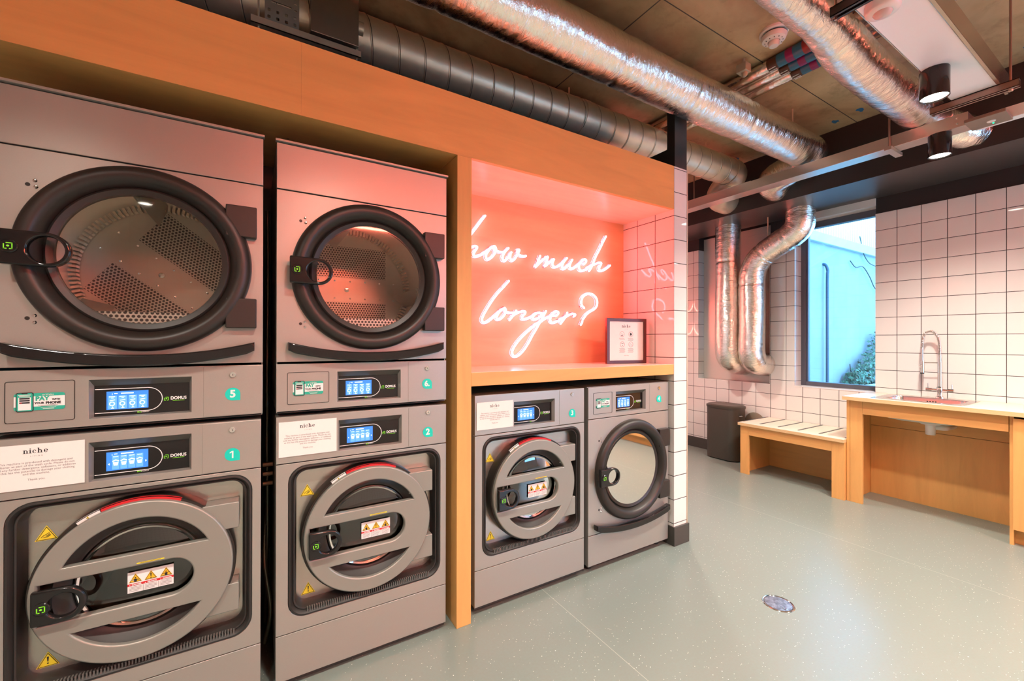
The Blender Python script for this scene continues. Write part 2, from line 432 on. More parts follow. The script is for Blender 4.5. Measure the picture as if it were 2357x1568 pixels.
def serif_niche(d, cx, cz, h, m):
    """the word niche in a bold bracketed serif; h = x-height"""
    def bar(x0, x1, z0, z1): d.rect(cx + x0 * h, cx + x1 * h, cz + z0 * h, cz + z1 * h, m)
    def foot(x, z=0): bar(x - .30, x + .30, z, z + .09)
    def stem(x, z1=1.0, top=True):
        bar(x - .13, x + .13, 0, z1)
        foot(x)
        if top: d.poly([(cx + (x - .32) * h, cz + (z1 - .10) * h), (cx + (x) * h, cz + (z1 - .10) * h), (cx + (x + .13) * h, cz + z1 * h), (cx + (x - .32) * h, cz + (z1 - .02) * h)], m)
    def arch(x):
        d.arc(cx + (x + .30) * h, cz + .66 * h, .25 * h, 5, 150, .17 * h, m)
    def crescent(x, a0, a1):
        n = 22; o = []; i_ = []
        for k in range(n):
            a = R(a0 + (a1 - a0) * k / (n - 1)); t = abs(math.cos(a))
            w = .07 + .20 * t ** 1.3
            o.append((cx + (x + .42 * math.cos(a)) * h, cz + (.5 + .52 * math.sin(a)) * h)); i_.append((cx + (x + (.42 - w) * math.cos(a)) * h, cz + (.5 + (.52 - min(w, .12)) * math.sin(a)) * h))
        for k in range(n - 1): d.poly([i_[k], o[k], o[k + 1], i_[k + 1]], m)
    # n
    stem(-2.55); arch(-2.55); bar(-2.09, -1.85, 0, .72); foot(-1.97)
    # i
    stem(-1.32); d.poly([(cx + (-1.32 + .16 * math.cos(t)) * h, cz + (1.3 + .16 * math.sin(t)) * h) for t in [2 * PI * k / 12 for k in range(12)]], m)
    # c
    crescent(-.45, 50, 320); d.poly([(cx + (-.22 + .13 * math.cos(t)) * h, cz + (.78 + .13 * math.sin(t)) * h) for t in [2 * PI * k / 10 for k in range(10)]], m)
    # h
    stem(.42, 1.5); arch(.42); bar(.88, 1.12, 0, .72); foot(1.0)
    # e
    crescent(1.95, 8, 325); bar(1.62, 2.36, .47, .57)

def tag(o, label=None, cat=None, group=None, kind=None):
    if label: o['label'] = label
    if cat: o['category'] = cat
    if group: o['group'] = group
    if kind: o['kind'] = kind
    return o
def empty(name, loc, rz=0, label=None, cat=None, group=None):
    o = bpy.data.objects.new(name, None); o.empty_display_size = .05; COL.objects.link(o); o.location = loc; o.rotation_euler = (0, 0, rz)
    return tag(o, label, cat, group)
def copy_tree(o, parent=None):
    c = o.copy(); COL.objects.link(c); c.parent = parent
    for ch in list(o.children): copy_tree(ch, c)
    return c
def smooth_path(pts, sub=6, closed=False):
    P = [Vector(p) for p in pts]; n = len(P); out = []
    for i in range(n if closed else n - 1):
        p0 = P[i - 1] if (i > 0 or closed) else P[0] * 2 - P[1]
        p1 = P[i]; p2 = P[(i + 1) % n]; p3 = P[(i + 2) % n] if (i + 2 < n or closed) else P[-1] * 2 - P[-2]
        for k in range(sub):
            t = k / sub
            out.append(.5 * ((2 * p1) + (-p0 + p2) * t + (2 * p0 - 5 * p1 + 4 * p2 - p3) * t * t + (-p0 + 3 * p1 - 3 * p2 + p3) * t ** 3))
    if not closed: out.append(P[-1])
    return out
def fillet(pts, r, n=8):
    P = [Vector(p) for p in pts]; out = [P[0]]
    for i in range(1, len(P) - 1):
        a, b, c = P[i - 1], P[i], P[i + 1]
        d1 = (a - b); d2 = (c - b); rr = min(r, d1.length * .49, d2.length * .49)
        s = b + d1.normalized() * rr; e = b + d2.normalized() * rr
        for k in range(n + 1):
            t = k / n; out.append(s * (1 - t) ** 2 + b * 2 * t * (1 - t) + e * t * t)
    out.append(P[-1]); return out
def resample(path, step):
    P = [Vector(p) for p in path]; out = [P[0]]; acc = 0
    for a, b in zip(P, P[1:]):
        L = (b - a).length
        if L < 1e-6: continue
        n = max(1, int(math.ceil(L / step)))
        for k in range(1, n + 1): out.append(a + (b - a) * (k / n))
    return out

# ------------------------------------------------------------------ the room
XW = 4.662          # inner face of the window wall
ZC = 3.035          # ceiling
ZT = 2.4255          # top of the tiling
TZ0, TZ = 0.597 - 3 * 0.1524, 0.1524
TILE_A = tile_mat('glazed_tile_window_wall', 1.551, 0.1531, TZ0, TZ, x0=XW)
TILE_B = tile_mat('glazed_tile_sink_wall', -0.397, 0.1531, TZ0, TZ, x0=XW)
TILE_C = tile_mat('glazed_tile_partition', -0.006, 0.1535, 1.1968 - 7 * 0.1510, 0.1510, x0=2.2775)
def struct(name, g, bevel=0, smooth=0):
    o = g.build(name, None, smooth, bevel=bevel); o['kind'] = 'structure'; return o
g = G(); g.box(-2.6, 5.0, -4.6, 2.5, -0.1, 0, floor_mat()); struct('floor', g)
CEILM = concrete_mat('stained_concrete_ceiling')
g = G(); g.box(-2.6, 5.0, -4.6, 2.5, ZC, ZC + .15, CEILM); ceil = struct('ceiling', g)
BLUEM = simple('blue_paint_mark', (0.03, 0.16, 0.34), .6)
for k, (x, y) in enumerate(((3.93, -0.03), (3.90, -0.245), (3.86, -0.42), (3.80, -0.55), (3.9, 0.55), (3.88, .86), (3.88, -1.22))):
    g = G(); pts = []
    rr = random.Random(k)
    for j in range(14):
        a = 2 * PI * j / 14; q = .022 * (1 + rr.uniform(-.3, .3)); pts.append((x + q * 1.5 * math.cos(a), y + q * math.sin(a), ZC - .001))
    g.add(pts + [(p[0], p[1], ZC + .002) for p in pts], [tuple(reversed(range(14)))], BLUEM); g.build('paint_mark', ceil, 0)
# window wall
def wallpiece(name, boxes, m):
    g = G()
    for b in boxes: g.box(*b, m)
    return struct(name, g)
wallpiece('wall_window', [(XW, 4.95, -0.251, 2.5, 0, 0.852), (XW, 4.95, 1.483, 2.5, .852, ZT), (XW, 4.95, .3995, .639, .852, ZT)], TILE_A)
wallpiece('wall_right_of_window', [(XW, 4.95, -4.6, -0.251, 0, ZT)], TILE_B)
wallpiece('wall_window_upper', [(XW + .012, 4.95, -4.6, -0.251, ZT, ZC), (XW + .012, 4.95, 1.483, 2.5, ZT, ZC), (XW + .012, 4.95, .3995, .639, ZT, ZC), (4.778, 4.95, .639, 1.483, .852, ZC), (XW + .02, 4.95, -.251, .3995, 2.60, ZC)], BLACK_PAINT)
wallpiece('wall_behind_machines', [(-2.6, 2.30, 1.30, 1.45, 0, ZC)], BLACK_PAINT)
wallpiece('wall_alcove', [(2.30, 5.0, 2.4, 2.5, 0, ZC)], TILE_C)
wallpiece('wall_left', [(-2.6, -2.5, -4.6, 1.4, 0, ZC)], WHITE_PAINT)
# wall behind the camera with a shopfront window
wallpiece('wall_front', [(-2.6, 3.3, -4.6, -4.5, 0, ZC), (4.6, 5.0, -4.6, -4.5, 0, ZC), (3.3, 4.6, -4.6, -4.5, 0, .7), (3.3, 4.6, -4.6, -4.5, 2.2, ZC)], tile_mat('glazed_tile_front_wall', 0, .1531, TZ0, TZ, x0=0.02))
g = G()
for x in (3.3, 4.56): g.box(x, x + .04, -4.58, -4.52, .7, 2.2, SKIRT)
g.box(3.3, 4.6, -4.58, -4.52, .7, .74, SKIRT); g.box(3.3, 4.6, -4.58, -4.52, 2.16, 2.2, SKIRT)
struct('window_2', g)
# tiled partition ending the machine run
wallpiece('wall_partition', [(2.2775, 2.4105, 0.0, 2.4, 0, 2.417)], TILE_C)
wallpiece('wall_partition_upper', [(2.284, 2.404, 0.0, 0.058, 2.417, ZC), (2.284, 2.404, 0.058, 0.80, 2.417, 2.545), (2.284, 2.404, .80, 2.4, 2.417, ZC)], BLACK_PAINT)
g = G(); g.box(2.2695, 2.4185, -.012, .9, 0, .12, SKIRT); struct('baseboard_partition', g, bevel=.002)
g = G(); g.box(XW - .012, XW, .64, 2.4, 0, .123, SKIRT); g.box(2.4105, 2.42, .9, 2.4, 0, .12, SKIRT); struct('baseboard_window', g, bevel=.002)
g = G(); g.box(2.4045, 2.4125, -.003, .004, .12, 2.417, GALV); struct('trim_1', g)
# deep dark beam above the window
g = G(); g.box(4.055, XW + .012, -4.6, 2.4, 2.565, ZC, BLACK_PAINT); g.quad((4.055, -4.6, 2.5648), (4.055, 2.4, 2.5648), (XW + .012, 2.4, 2.5648), (XW + .012, -4.6, 2.5648), DARK_SOFFIT); struct('trim_2', g)
# window
FRAME = simple('grey_blue_window_frame', (0.09, 0.10, 0.13), .4)
g = G()
x0, x1 = 4.79, 4.86
ya, yb, za, zb = -.251, .3995, .852, 2.575
g.box(x0, x1, yb - .045, yb, za, zb - .03, FRAME); g.box(x0, x1, ya, ya + .035, za, zb - .03, FRAME)
g.box(x0, x1, ya + .035, yb - .045, za, za + .045, FRAME); g.box(x0, x1, ya + .035, yb - .045, 2.44, 2.50, FRAME)
g.box(x0 + .015, x1 - .01, yb - .06, yb - .045, za + .045, 2.44, simple('blue_grey_inner_frame', (0.10, 0.16, 0.26), .4))
struct('window_1', g, bevel=.002)
w1 = bpy.data.objects['window_1']
g = G(); g.box(4.822, 4.828, ya + .035, yb - .06, za + .045, 2.44, GLASS_W); g.build('pane', w1, 0)
g = G(); g.box(XW + .004, 4.86, ya, yb, 2.50, 2.565, WHITE_PAINT); g.build('window_head', w1, 0)
g = G(); g.box(XW - .003, 4.79, ya, yb, .848, .856, WHITE_PAINT); g.build('window_sill', w1, 0)

# ------------------------------------------------------------------ outside
OCON = simple('pale_outdoor_coping', (0.40, 0.42, 0.42), .8, noise_amt=.1, nscale=6)
def outdoor():
    m, n, l, b = mat('cast_concrete_panels'); h = N(m); vec, c = h.coords()
    f = h.noise(vec, 1.4, 6, .6); a = h.mix(h.ramp(f, .3, .7), (0.195, 0.21, 0.215), (0.25, 0.262, 0.268))
    f2 = h.noise(vec, 30, 3); a = h.mix(h.math('MULTIPLY', h.ramp(f2, .6, .8), .3), a, (.35, .38, .4))
    j1 = h.math('LESS_THAN', h.math('ABSOLUTE', h.math('SUBTRACT', h.math('FRACT', h.math('DIVIDE', h.math('SUBTRACT', c[0], 7.38), 1.2)), .5)), .006)
    j2 = h.math('LESS_THAN', h.math('ABSOLUTE', h.math('SUBTRACT', c[2], 2.14)), .008)
    a = h.mix(h.math('MULTIPLY', h.math('MAXIMUM', j1, j2), .5), a, (.2, .25, .27))
    l.new(a, b.inputs['Base Color']); setp(b, rough=.8)
    return m
rw = empty('retaining_wall', (7.5, 1.5, 0), label='pale cast concrete retaining wall outside the window, with a coping along its top', cat='wall')
def W(o): return (-o.location.x, -o.location.y, -o.location.z)
OM = outdoor()
g = G(); g.box(4.96, 16, 1.5, 1.8, -.2, 2.90, OM); g.build('wall_face', rw, 0, loc=W(rw))
g = G(); g.box(4.96, 16, 1.44, 1.84, 2.90, 3.06, OCON); g.build('coping', rw, 0, loc=W(rw), bevel=.01)
fb = G(); fb.box(2.0, 30, 7.0, 9.0, -.2, 12, simple('sky_backdrop', (0.07, 0.12, 0.13), .8))  # added backdrop: keeps the gaps in the railing cyan instead of clipped sky
for i_ in range(7):
    for j_ in range(3): fb.box(9 + i_ * 2.4, 10.1 + i_ * 2.4, 6.98, 7.02, 3.5 + j_ * 2.6, 5.0 + j_ * 2.6, simple('backdrop_panel', (0.06, 0.09, 0.11), .3))
tag(fb.build('backdrop', None, 0), 'pale building added behind the railing outside the window to tone down the bright sky', 'backdrop')
fe = empty('railing', (7.5, 1.62, 3.06), label='white metal railing of close upright bars on top of the outdoor wall', cat='railing')
FW = simple('white_railing_paint', (0.80, 0.82, 0.84), .5)
g = G()
for k in range(110): x = 5.4 + k * .095; g.box(x, x + .034, 1.60, 1.64, 3.06, 4.3, FW)
ob = g.build('bar', fe, 0, loc=W(fe)); ob['kind'] = 'stuff'
g = G(); g.box(5.2, 16, 1.6, 1.65, 4.3, 4.36, FW); g.build('top_rail', fe, 0, loc=W(fe))
g = G(); g.box(4.96, 16, -4.5, 1.5, .2, .3, OCON); tag(g.build('yard_ground', None, 0), kind='structure')
br = empty('planter', (9.6, 1.3, .3), label='low brick planter edge along the foot of the outdoor wall', cat='planter')
g = G()
BRK = simple('pale_outdoor_brick', (0.42, 0.42, 0.40), .8, noise_amt=.2, nscale=8)
for k in range(26): g.box(8.3 + k * .23, 8.3 + k * .23 + .215, 1.12, 1.22, .3, .50, BRK)
g.box(8.3, 14.3, 1.10, 1.24, .505, .57, OCON); g.build('brick_edge', br, 0, loc=W(br))
g = G(); g.box(8.3, 14.3, 1.22, 1.49, .3, .47, simple('soil', (.05, .04, .03), .9)); g.build('soil', br, 0, loc=W(br))
dp = G(); dp.tube(smooth_path([(7.97, 1.44, .3), (7.97, 1.44, 1.2), (7.97, 1.44, 2.3), (7.985, 1.44, 2.46), (7.97, 1.47, 2.56), (7.95, 1.52, 2.57)], 5), .022, simple('dark_blue_grey_pipe', (0.03, 0.06, 0.09), .5), 14)
tag(dp.build('drainpipe', None, 50), 'thin dark drainpipe standing against the outdoor concrete wall', 'pipe')
# ivy
LEAF = simple('ivy_leaf', (0.05, 0.13, 0.07), .6, noise_amt=.5, nscale=30); STEM = simple('ivy_stem', (0.06, 0.06, 0.05), .8)
iv = empty('climbing_plant', (9.9, 1.4, .47), label='dark green climbing plant growing up the outdoor wall at lower right of the window', cat='plant')
g = G(); rr = random.Random(3)
def leaf(g, c, s, rng):
    a = Vector((rng.uniform(-1, 1), rng.uniform(-1, .2), rng.uniform(-1, 1))).normalized(); b = a.cross(Vector((rng.uniform(-.3, .3), 1, rng.uniform(-.3, .3)))).normalized()
    c = Vector(c)
    g.add([c - a * s, c + b * s * .55 - a * s * .2, c + a * s, c - b * s * .55 - a * s * .2], [(0, 1, 2, 3)], LEAF)
for k in range(2600):
    x = rr.uniform(8.4, 11.2); top = .6 + max(0, (x - 8.4)) * .52 + .25 * noise.noise(Vector((x * 2.2, 0, 0)))
    z = .47 + (top - .47) * rr.random() ** .9
    if rr.random() < .9: leaf(g, (x, 1.46 - rr.random() * .22, z), rr.uniform(.018, .05), rr)
ob = g.build('leaves', iv, 0, loc=W(iv)); ob['kind'] = 'stuff'
g = G()
for k in range(5):
    x = 9.0 + k * .40; p = [(x, 1.47, .47)]
    for j in range(5): p.append((p[-1][0] + rr.uniform(-.1, .12), 1.47, p[-1][2] + rr.uniform(.06, .13)))
    g = G(); g.tube(smooth_path(p, 3), .008, STEM, 6); g.build('stem', iv, 50, loc=W(iv))
g = G(); g.tube(smooth_path([(8.9, 1.47, 2.72), (9.1, 1.46, 2.62), (9.4, 1.46, 2.66), (9.7, 1.46, 2.5), (9.95, 1.46, 2.30), (10.4, 1.46, 2.2)], 4), .008, STEM, 6); g.build('stem', iv, 50, loc=W(iv)); g = G()
g.tube(smooth_path([(9.3, 1.47, 3.2), (9.4, 1.45, 2.9), (9.65, 1.45, 2.75), (10.0, 1.45, 2.7), (10.5, 1.45, 2.5)], 4), .008, STEM, 6)
g.build('stem', iv, 50, loc=W(iv))

# ------------------------------------------------------------------ plywood joinery round the machines
XC = 2.2775
pj = empty('plywood_surround', (0.817, 0, 0), label='birch plywood surround framing the machines, with fascia, post, niche and shelf', cat='joinery')
P0 = W(pj)
g = G(); g.box(0.147, XC, 0, .02, 2.143, 2.417, PLY_X); g.build('fascia_panel', pj, 0, loc=P0)
g = G(); g.box(-2.5, 0.1467, 0, .02, 2.143, 2.417, PLY_X); g.build('fascia_panel', pj, 0, loc=P0)
g = G(); g.box(-2.5, .781, .02, .60, 2.143, 2.161, PLY_X); g.build('soffit_panel', pj, 0, loc=P0)
g = G(); g.box(.781, .853, 0, .60, 0, 2.143, PLY_Z); g.build('post', pj, 0, loc=P0, bevel=.0015)
g = G(); g.box(.853, XC, .02, .449, 2.143, 2.161, plywood('pale_birch_lining', 'x', (0.80, 0.62, 0.48), .3)); g.build('niche_ceiling', pj, 0, loc=P0)
g = G(); g.box(.853, XC, .431, .449, 1.154, 2.143, plywood('birch_niche_lining', 'x', (0.80, 0.44, 0.25), .4)); g.build('niche_back', pj, 0, loc=P0)
g = G(); g.box(.853, XC, 0.0, .449, 1.091, 1.154, PLY_X); g.build('shelf', pj, 0, loc=P0, bevel=.0015)
g = G(); g.box(.8535, XC - .0005, 0.002, .4305, 1.154, 1.1548, LAM); g.build('shelf_laminate', pj, 0, loc=P0)

# ------------------------------------------------------------------ machines
MW = 0.672
def logo_mark(d, x, z, s, m):
    """broken green square with a dot"""
    w = .16 * s; t = s / 2
    d.stroke([(x - t * .35, z + t), (x + t, z + t), (x + t, z - t), (x + t * .45, z - t)], w, m)
    d.stroke([(x - t, z + t * .55), (x - t, z - t), (x - t * .4, z - t)], w, m)
    d.poly([(x + .2 * s * math.cos(2 * PI * k / 12), z + .17 * s * math.sin(2 * PI * k / 12)) for k in range(12)], m)
def tri(d, cx, z0, w, h, fill, border, lw):
    d.poly([(cx - w / 2, z0), (cx + w / 2, z0), (cx, z0 + h)], fill); d.lay()
    i = lw * 1.6
    d.stroke([(cx - w / 2 + i * 1.5, z0 + i * .8), (cx + w / 2 - i * 1.5, z0 + i * .8), (cx, z0 + h - i * 1.9)], lw, border, True)
def excl(d, x, z, h, m):
    d.poly([(x - h * .11, z + h), (x + h * .11, z + h), (x + h * .05, z + h * .32), (x - h * .05, z + h * .32)][::-1], m)
    d.poly([(x + h * .10 * math.cos(2 * PI * k / 10), z + h * .1 + h * .10 * math.sin(2 * PI * k / 10)) for k in range(10)], m)
def display(parent, x0, x1, z0, z1, washer):
    """recessed control display: sloping reveal, black glass, screen, arc line, maker's lettering"""
    ix0, ix1, iz0, iz1 = x0 + .007, x1 - .007, z0 + .003, z1 - .020; yb = .020
    g = G(); o = [(x0, 0, z0), (x1, 0, z0), (x1, 0, z1), (x0, 0, z1)]; i = [(ix0, yb, iz0), (ix1, yb, iz0), (ix1, yb, iz1), (ix0, yb, iz1)]
    for a in range(4):
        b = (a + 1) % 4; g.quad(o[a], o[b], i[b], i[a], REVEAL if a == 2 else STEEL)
    i2 = [(p[0], yb + .004, p[2]) for p in i]
    for a in range(4):
        b = (a + 1) % 4; g.quad(i[a], i[b], i2[b], i2[a], BLACKP)
    g.box(ix0, ix1, yb + .003, yb + .02, iz0, iz1, BLACKG)
    dp_ = g.build('display', parent, 0)
    d = D(); d.y = yb + .0026
    h_ = iz1 - iz0; zt = iz1 - .012; zb_ = iz0 + .010; zm = (zt + zb_) / 2; rr_ = (zt - zb_) / 2; xa = ix0 + .128
    lw = .0022
    d.stroke([(ix0 + .002, zt), (xa, zt)], lw, WHITE); d.stroke([(ix0 + .002, zb_), (xa, zb_)], lw, WHITE)
    d.arc(xa, zm, rr_, -90, 90, lw, WHITE, 26)
    logo_mark(d, ix0 + .176, zm - .003, .0105, LIME)
    d.text('DOMUS', ix0 + .2085, zm - .002, .0142, WHITE, bold=.0005, sx=.86)
    d.stroke([(ix0 + .193, zm - .0100), (ix0 + .224, zm - .0100)], .0013, LIME)
    d.text('ECO', ix0 + .108, iz0 + .0062, .0055, LIME, bold=.0002); d.text('ENERGY', ix0 + .122, iz0 + .0062, .0055, WHITE)
    d.build('maker_lettering', dp_)
    d = D(); d.y = yb + .0024
    sx0, sx1 = ix0 + .028, ix0 + .130; sz0, sz1 = iz0 + .019, iz1 - .020
    w = sx1 - sx0; h = sz1 - sz0
    d.rect(sx0, sx1, sz0, sz1, SCR); d.lay()
    if not washer:
        for k in range(4):
            cx = sx0 + w * (.14 + .24 * k); d.rect(cx - w * .10, cx + w * .10, sz0 + h * .04, sz0 + h * .76, SCR2)
        d.lay()
        for k in range(4):
            cx = sx0 + w * (.14 + .24 * k)
            d.rect(cx - w * .08, cx + w * .06, sz0 + h * .69, sz0 + h * .73, SCRW); d.rect(cx - w * .03, cx + w * .03, sz0 + h * .62, sz0 + h * .65, SCRW)
            d.arc(cx - w * .01, sz0 + h * .32, h * .10, 0, 360, h * .045, SCRW); d.stroke([(cx - w * .05, sz0 + h * .50), (cx + w * .05, sz0 + h * .53)], h * .04, SCRW)
            d.rect(cx - w * .01, cx + w * .015, sz0 + h * .07, sz0 + h * .17, SCRW); d.rect(cx - w * .035, cx + w * .04, sz0 + h * .06, sz0 + h * .09, SCRW)
    else:
        for k in range(4):
            cx = sx0 + w * (.22 + .19 * k); d.rect(cx - w * .085, cx + w * .085, sz0 + h * .05, sz0 + h * .80, SCR2)
        d.lay()
        for k in range(4):
            cx = sx0 + w * (.22 + .19 * k)
            d.rect(cx - w * .06, cx + w * .06, sz0 + h * .72, sz0 + h * .75, SCRW)
            d.poly([(cx - w * .045, sz0 + h * .26), (cx + w * .045, sz0 + h * .26), (cx + w * .065, sz0 + h * .44), (cx - w * .065, sz0 + h * .44)], SCRW)
            d.stroke([(cx - w * .065, sz0 + h * .50), (cx, sz0 + h * .56), (cx + w * .065, sz0 + h * .50)], h * .05, SCRW)
        for s_, cx in ((-1, sx0 + w * .06), (1, sx1 - w * .05)): d.poly([(cx - s_ * w * .02, sz0 + h * .42), (cx - s_ * w * .02, sz0 + h * .30), (cx + s_ * w * .02, sz0 + h * .36)][::s_], SCRW)
    d.rect(sx0 + w * .34, sx0 + w * .64, sz0 + h * .85, sz0 + h * .91, SCRW); d.rect(sx0 + w * .18, sx0 + w * .26, sz0 + h * .86, sz0 + h * .90, SCRW); d.rect(sx0 + w * .13, sx0 + w * .14, sz0 + h * .80, sz0 + h * .90, SCRW)
    d.build('screen', dp_)
    return dp_
def coin_panel(parent, x0, x1, z0, z1, num, zlock, ztag, xoff):
    g = G(); cpoly(g, [rrect(x0, x1, z0, z1, .004)], -.0012, .012, STEEL, bev=.001); cp = g.build('coin_box_panel', parent)
    cx = xoff
    g = G(); g.lathe([(.0001, -.006), (.0085, -.006), (.0105, -.003), (.0105, .002)], cx, zlock, CHROME, 24, cy_=-.001, cap0=True); g.lathe([(.0001, -.0075), (.005, -.0075), (.005, -.005)], cx, zlock, CHROME, 16, cy_=-.001, cap0=True)
    g.box(cx - .0008, cx + .0008, -.0092, -.0083, zlock - .003, zlock + .003, BLACKP); g.build('lock', cp)
    d = D(); d.y = -.0026
    r = .0225
    pts = circ(cx, ztag, r, 40, 0, R(270), True) + [(cx + r * .0, ztag - r), (cx + r, ztag - r), (cx + r, ztag)]
    d.poly(pts, TEAL); d.lay()
    if num == '1': d.poly([(cx - .001, ztag - .0125), (cx + .0035, ztag - .0125), (cx + .0035, ztag + .0125), (cx - .0005, ztag + .0125), (cx - .0075, ztag + .0085), (cx - .0075, ztag + .0045), (cx - .001, ztag + .0075)], WHITE)
    else: d.text(num, cx, ztag, .036 if len(num) == 1 else .033, WHITE, bold=.0012)
    d.build('number_sticker', cp)
    return cp
def pay_sticker(parent, cx, cz):
    d = D(); d.y = -.0015
    w, h = .105, .050
    x0, x1, z0, z1 = cx - w / 2, cx + w / 2, cz - h / 2, cz + h / 2
    d.poly(rrect(x0, x1, z0, z1, .006), GREENP); d.lay(); d.rect(x0, x1, z0 + h * .22, z1 - h * .18, WHITE); d.lay()
    d.text('airWallet', cx + .017, z1 - h * .10, .0065, WHITE)
    d.text('PAY', cx + .005, cz + .0085, .0165, GREENP, bold=.0009, sx=.95); d.text('WITH', cx + .034, cz + .005, .0065, INK, bold=.0004)
    d.text('YOUR', cx - .001, cz - .0045, .0072, INK, bold=.0004); d.text('PHONE', cx + .028, cz - .0045, .0095, INK, bold=.0006)
    d.rect(cx - .004, cx + .038, cz - .0112, cz - .0102, INKG); d.rect(cx + .002, cx + .032, cz - .0138, cz - .0130, INKG)
    d.rect(cx + .002, cx + .034, z0 + .0072, z0 + .0080, WHITE); d.rect(cx + .006, cx + .030, z0 + .0032, z0 + .0044, WHITE)
    px0, px1, pz0, pz1 = x0 + .004, x0 + .040, z0 - .003, z1 + .003
    d.lay(); d.poly(rrect(px0, px1, pz0, pz1, .005), INK); d.lay(); d.poly(rrect(px0 + .002, px1 - .002, pz0 + .002, pz1 - .002, .004), GREENP); d.lay()
    d.rect(px0 + .005, px1 - .005, pz0 + .005, pz1 - .014, WHITE)
    d.rect(px0 + .012, px1 - .012, pz1 - .004, pz1 - .002, INK); d.rect(px0 + .005, px1 - .005, pz1 - .008, pz1 - .0065, WHITE); d.rect(px0 + .007, px1 - .007, pz1 - .0115, pz1 - .0102, WHITE); d.lay()
    for k in range(3):
        zz = pz1 - .0195 - k * .0062; d.rect(px0 + .0075, px1 - .0075, zz, zz + .0042, INK)
    d.lay(); zz = pz1 - .0195 - 2 * .0062; d.rect(px0 + .009, px0 + .0125, zz + .001, zz + .0032, RED)
    return d.build('pay_sticker', parent)
CARD_T = 'This machine is pre-dosed with detergent and\nsoftener as part of the wash cycle. Please do not\nadd any further detergents, softeners, or additives\nas this has the potential to damage your clothing\nand the machine.\n\nThank you.'
def notice_card(parent, x0, z0, w=.2005, h=.1305):
    d = D(); g = d.g; g.box(x0, x0 + w, -.0035, -.0012, z0, z0 + h, PAPER); d.y = -.0038
    cx = x0 + w * .49
    serif_niche(d, cx, z0 + h * .80, .0098, INK)
    d.text('LIVING', cx, z0 + h * .735, .0048, INKG, space=1.9)
    d.text(CARD_T, cx, z0 + h * .405, .00815, INKG, line=1.02)
    return d.build('notice_card', parent)
def warn_tri(parent, cx, z0, hand, y, s=1.0):
    d = D(); d.y = y; w, h = .051 * s, .045 * s
    tri(d, cx, z0, w, h, YEL, INK, .0016 * s); d.lay()
    if hand:
        bx, bz = cx, z0 + .014 * s
        d.stroke([(bx - .011 * s, bz - .004 * s), (bx - .006 * s, bz + .001 * s), (bx, bz + .004 * s), (bx + .006 * s, bz + .008 * s)], .0014 * s, INK)
        for q in range(3): d.stroke([(bx - .001 * s + q * .002 * s, bz - .002 * s - q * .001 * s), (bx + .007 * s + q * .001 * s, bz + .005 * s - q * .002 * s)], .0011 * s, INK)
        d.stroke([(bx - .006 * s, bz - .005 * s), (bx + .002 * s, bz - .005 * s), (bx + .009 * s, bz)], .0011 * s, INK)
    else: excl(d, cx, z0 + .008 * s, .022 * s, INK)
    return d.build('warning_sticker', parent)
def danger_label(parent, x0, z0, y):
    d = D(); d.y = y; w, h = .116, .066
    d.rect(x0, x0 + w, z0, z0 + h, WHITE); d.lay(); d.rect(x0, x0 + w, z0 + h * .33, z0 + h * .44, RED); d.lay()
    for k in range(3):
        cx = x0 + w * (1 / 6 + k / 3)
        tri(d, cx, z0 + h * .50, w * .28, h * .42, ORNG, INK, .0011); d.lay()
        if k == 1: excl(d, cx, z0 + h * .54, h * .25, INK)
        else:
            d.rect(cx - .0035, cx + .0035, z0 + h * .52, z0 + h * .66, INK); d.poly([(cx + .002 * math.cos(t), z0 + h * .71 + .002 * math.sin(t)) for t in [2 * PI * q / 8 for q in range(8)]], INK)
            d.stroke([(cx - .009, z0 + h * .62), (cx, z0 + h * .64), (cx + .009, z0 + h * .66 if k else z0 + h * .60)], .0013, INK)
            if k == 0: d.arc(cx - .012, z0 + h * .50, .010, 10, 85, .0016, WHITE)
        d.text(('DANGER', 'PELIGRO', 'DANGER')[k], cx + .003, z0 + h * .385, .0055, WHITE, bold=.0003, sx=1.05)
        d.poly([(cx - w * .135, z0 + h * .36), (cx - w * .10, z0 + h * .36), (cx - w * .1175, z0 + h * .41)], WHITE)
        for q in range(4): d.rect(cx - w * .13, cx + w * (.13 - .05 * (q == 3)), z0 + h * (.27 - .065 * q), z0 + h * (.285 - .065 * q), INKG)
        if k: d.rect(x0 + w * k / 3 - .0004, x0 + w * k / 3 + .0004, z0 + h * .02, z0 + h * .32, INKG)
    return d.build('danger_label', parent)
def latch(parent, xl, cz, hh, ring_x, ring_r, hole_r, y0, y1):
    """black pull: square plate that runs into an open ring"""
    ol = [(xl, cz - hh), (xl, cz + hh)]
    lp = rrect(xl, xl + .03, cz - hh, cz + hh, .004)
    arc_ = circ(ring_x, cz - .002, ring_r, 28, R(90), R(-90), True)
    out = [(xl, cz - hh + .004), (xl + .001, cz - hh + .001), (xl + .004, cz - hh)] + list(reversed(arc_)) + [(xl + .004, cz + hh), (xl + .001, cz + hh - .001), (xl, cz + hh - .004)]
    g = G(); cpoly(g, [out, circ(ring_x - .002, cz - .002, hole_r, 32)], y0, y1, BLACKG, bev=.004)
    lx = xl + .0235
    g.lathe([(.0001, -.004), (.0165, -.004), (.0185, -.002), (.0185, .002)], lx, cz, BLACKG, 32, cy_=y0, cap0=True)
    d = D(); d.y = y0 - .0045; logo_mark(d, lx, cz, .016, LIME)
    g.v, base = g.v, len(g.v)
    b = len(g.v); g.v += d.g.v; k = g.mi(LIME)
    for f in d.g.f: g.f.append(tuple(b + q for q in f)); g.m.append(k)
    g.box(xl + .01, xl + .035, y1, y1 + .03, cz - .02, cz + .02, BLACKP)
    return g.build('latch_handle', parent)

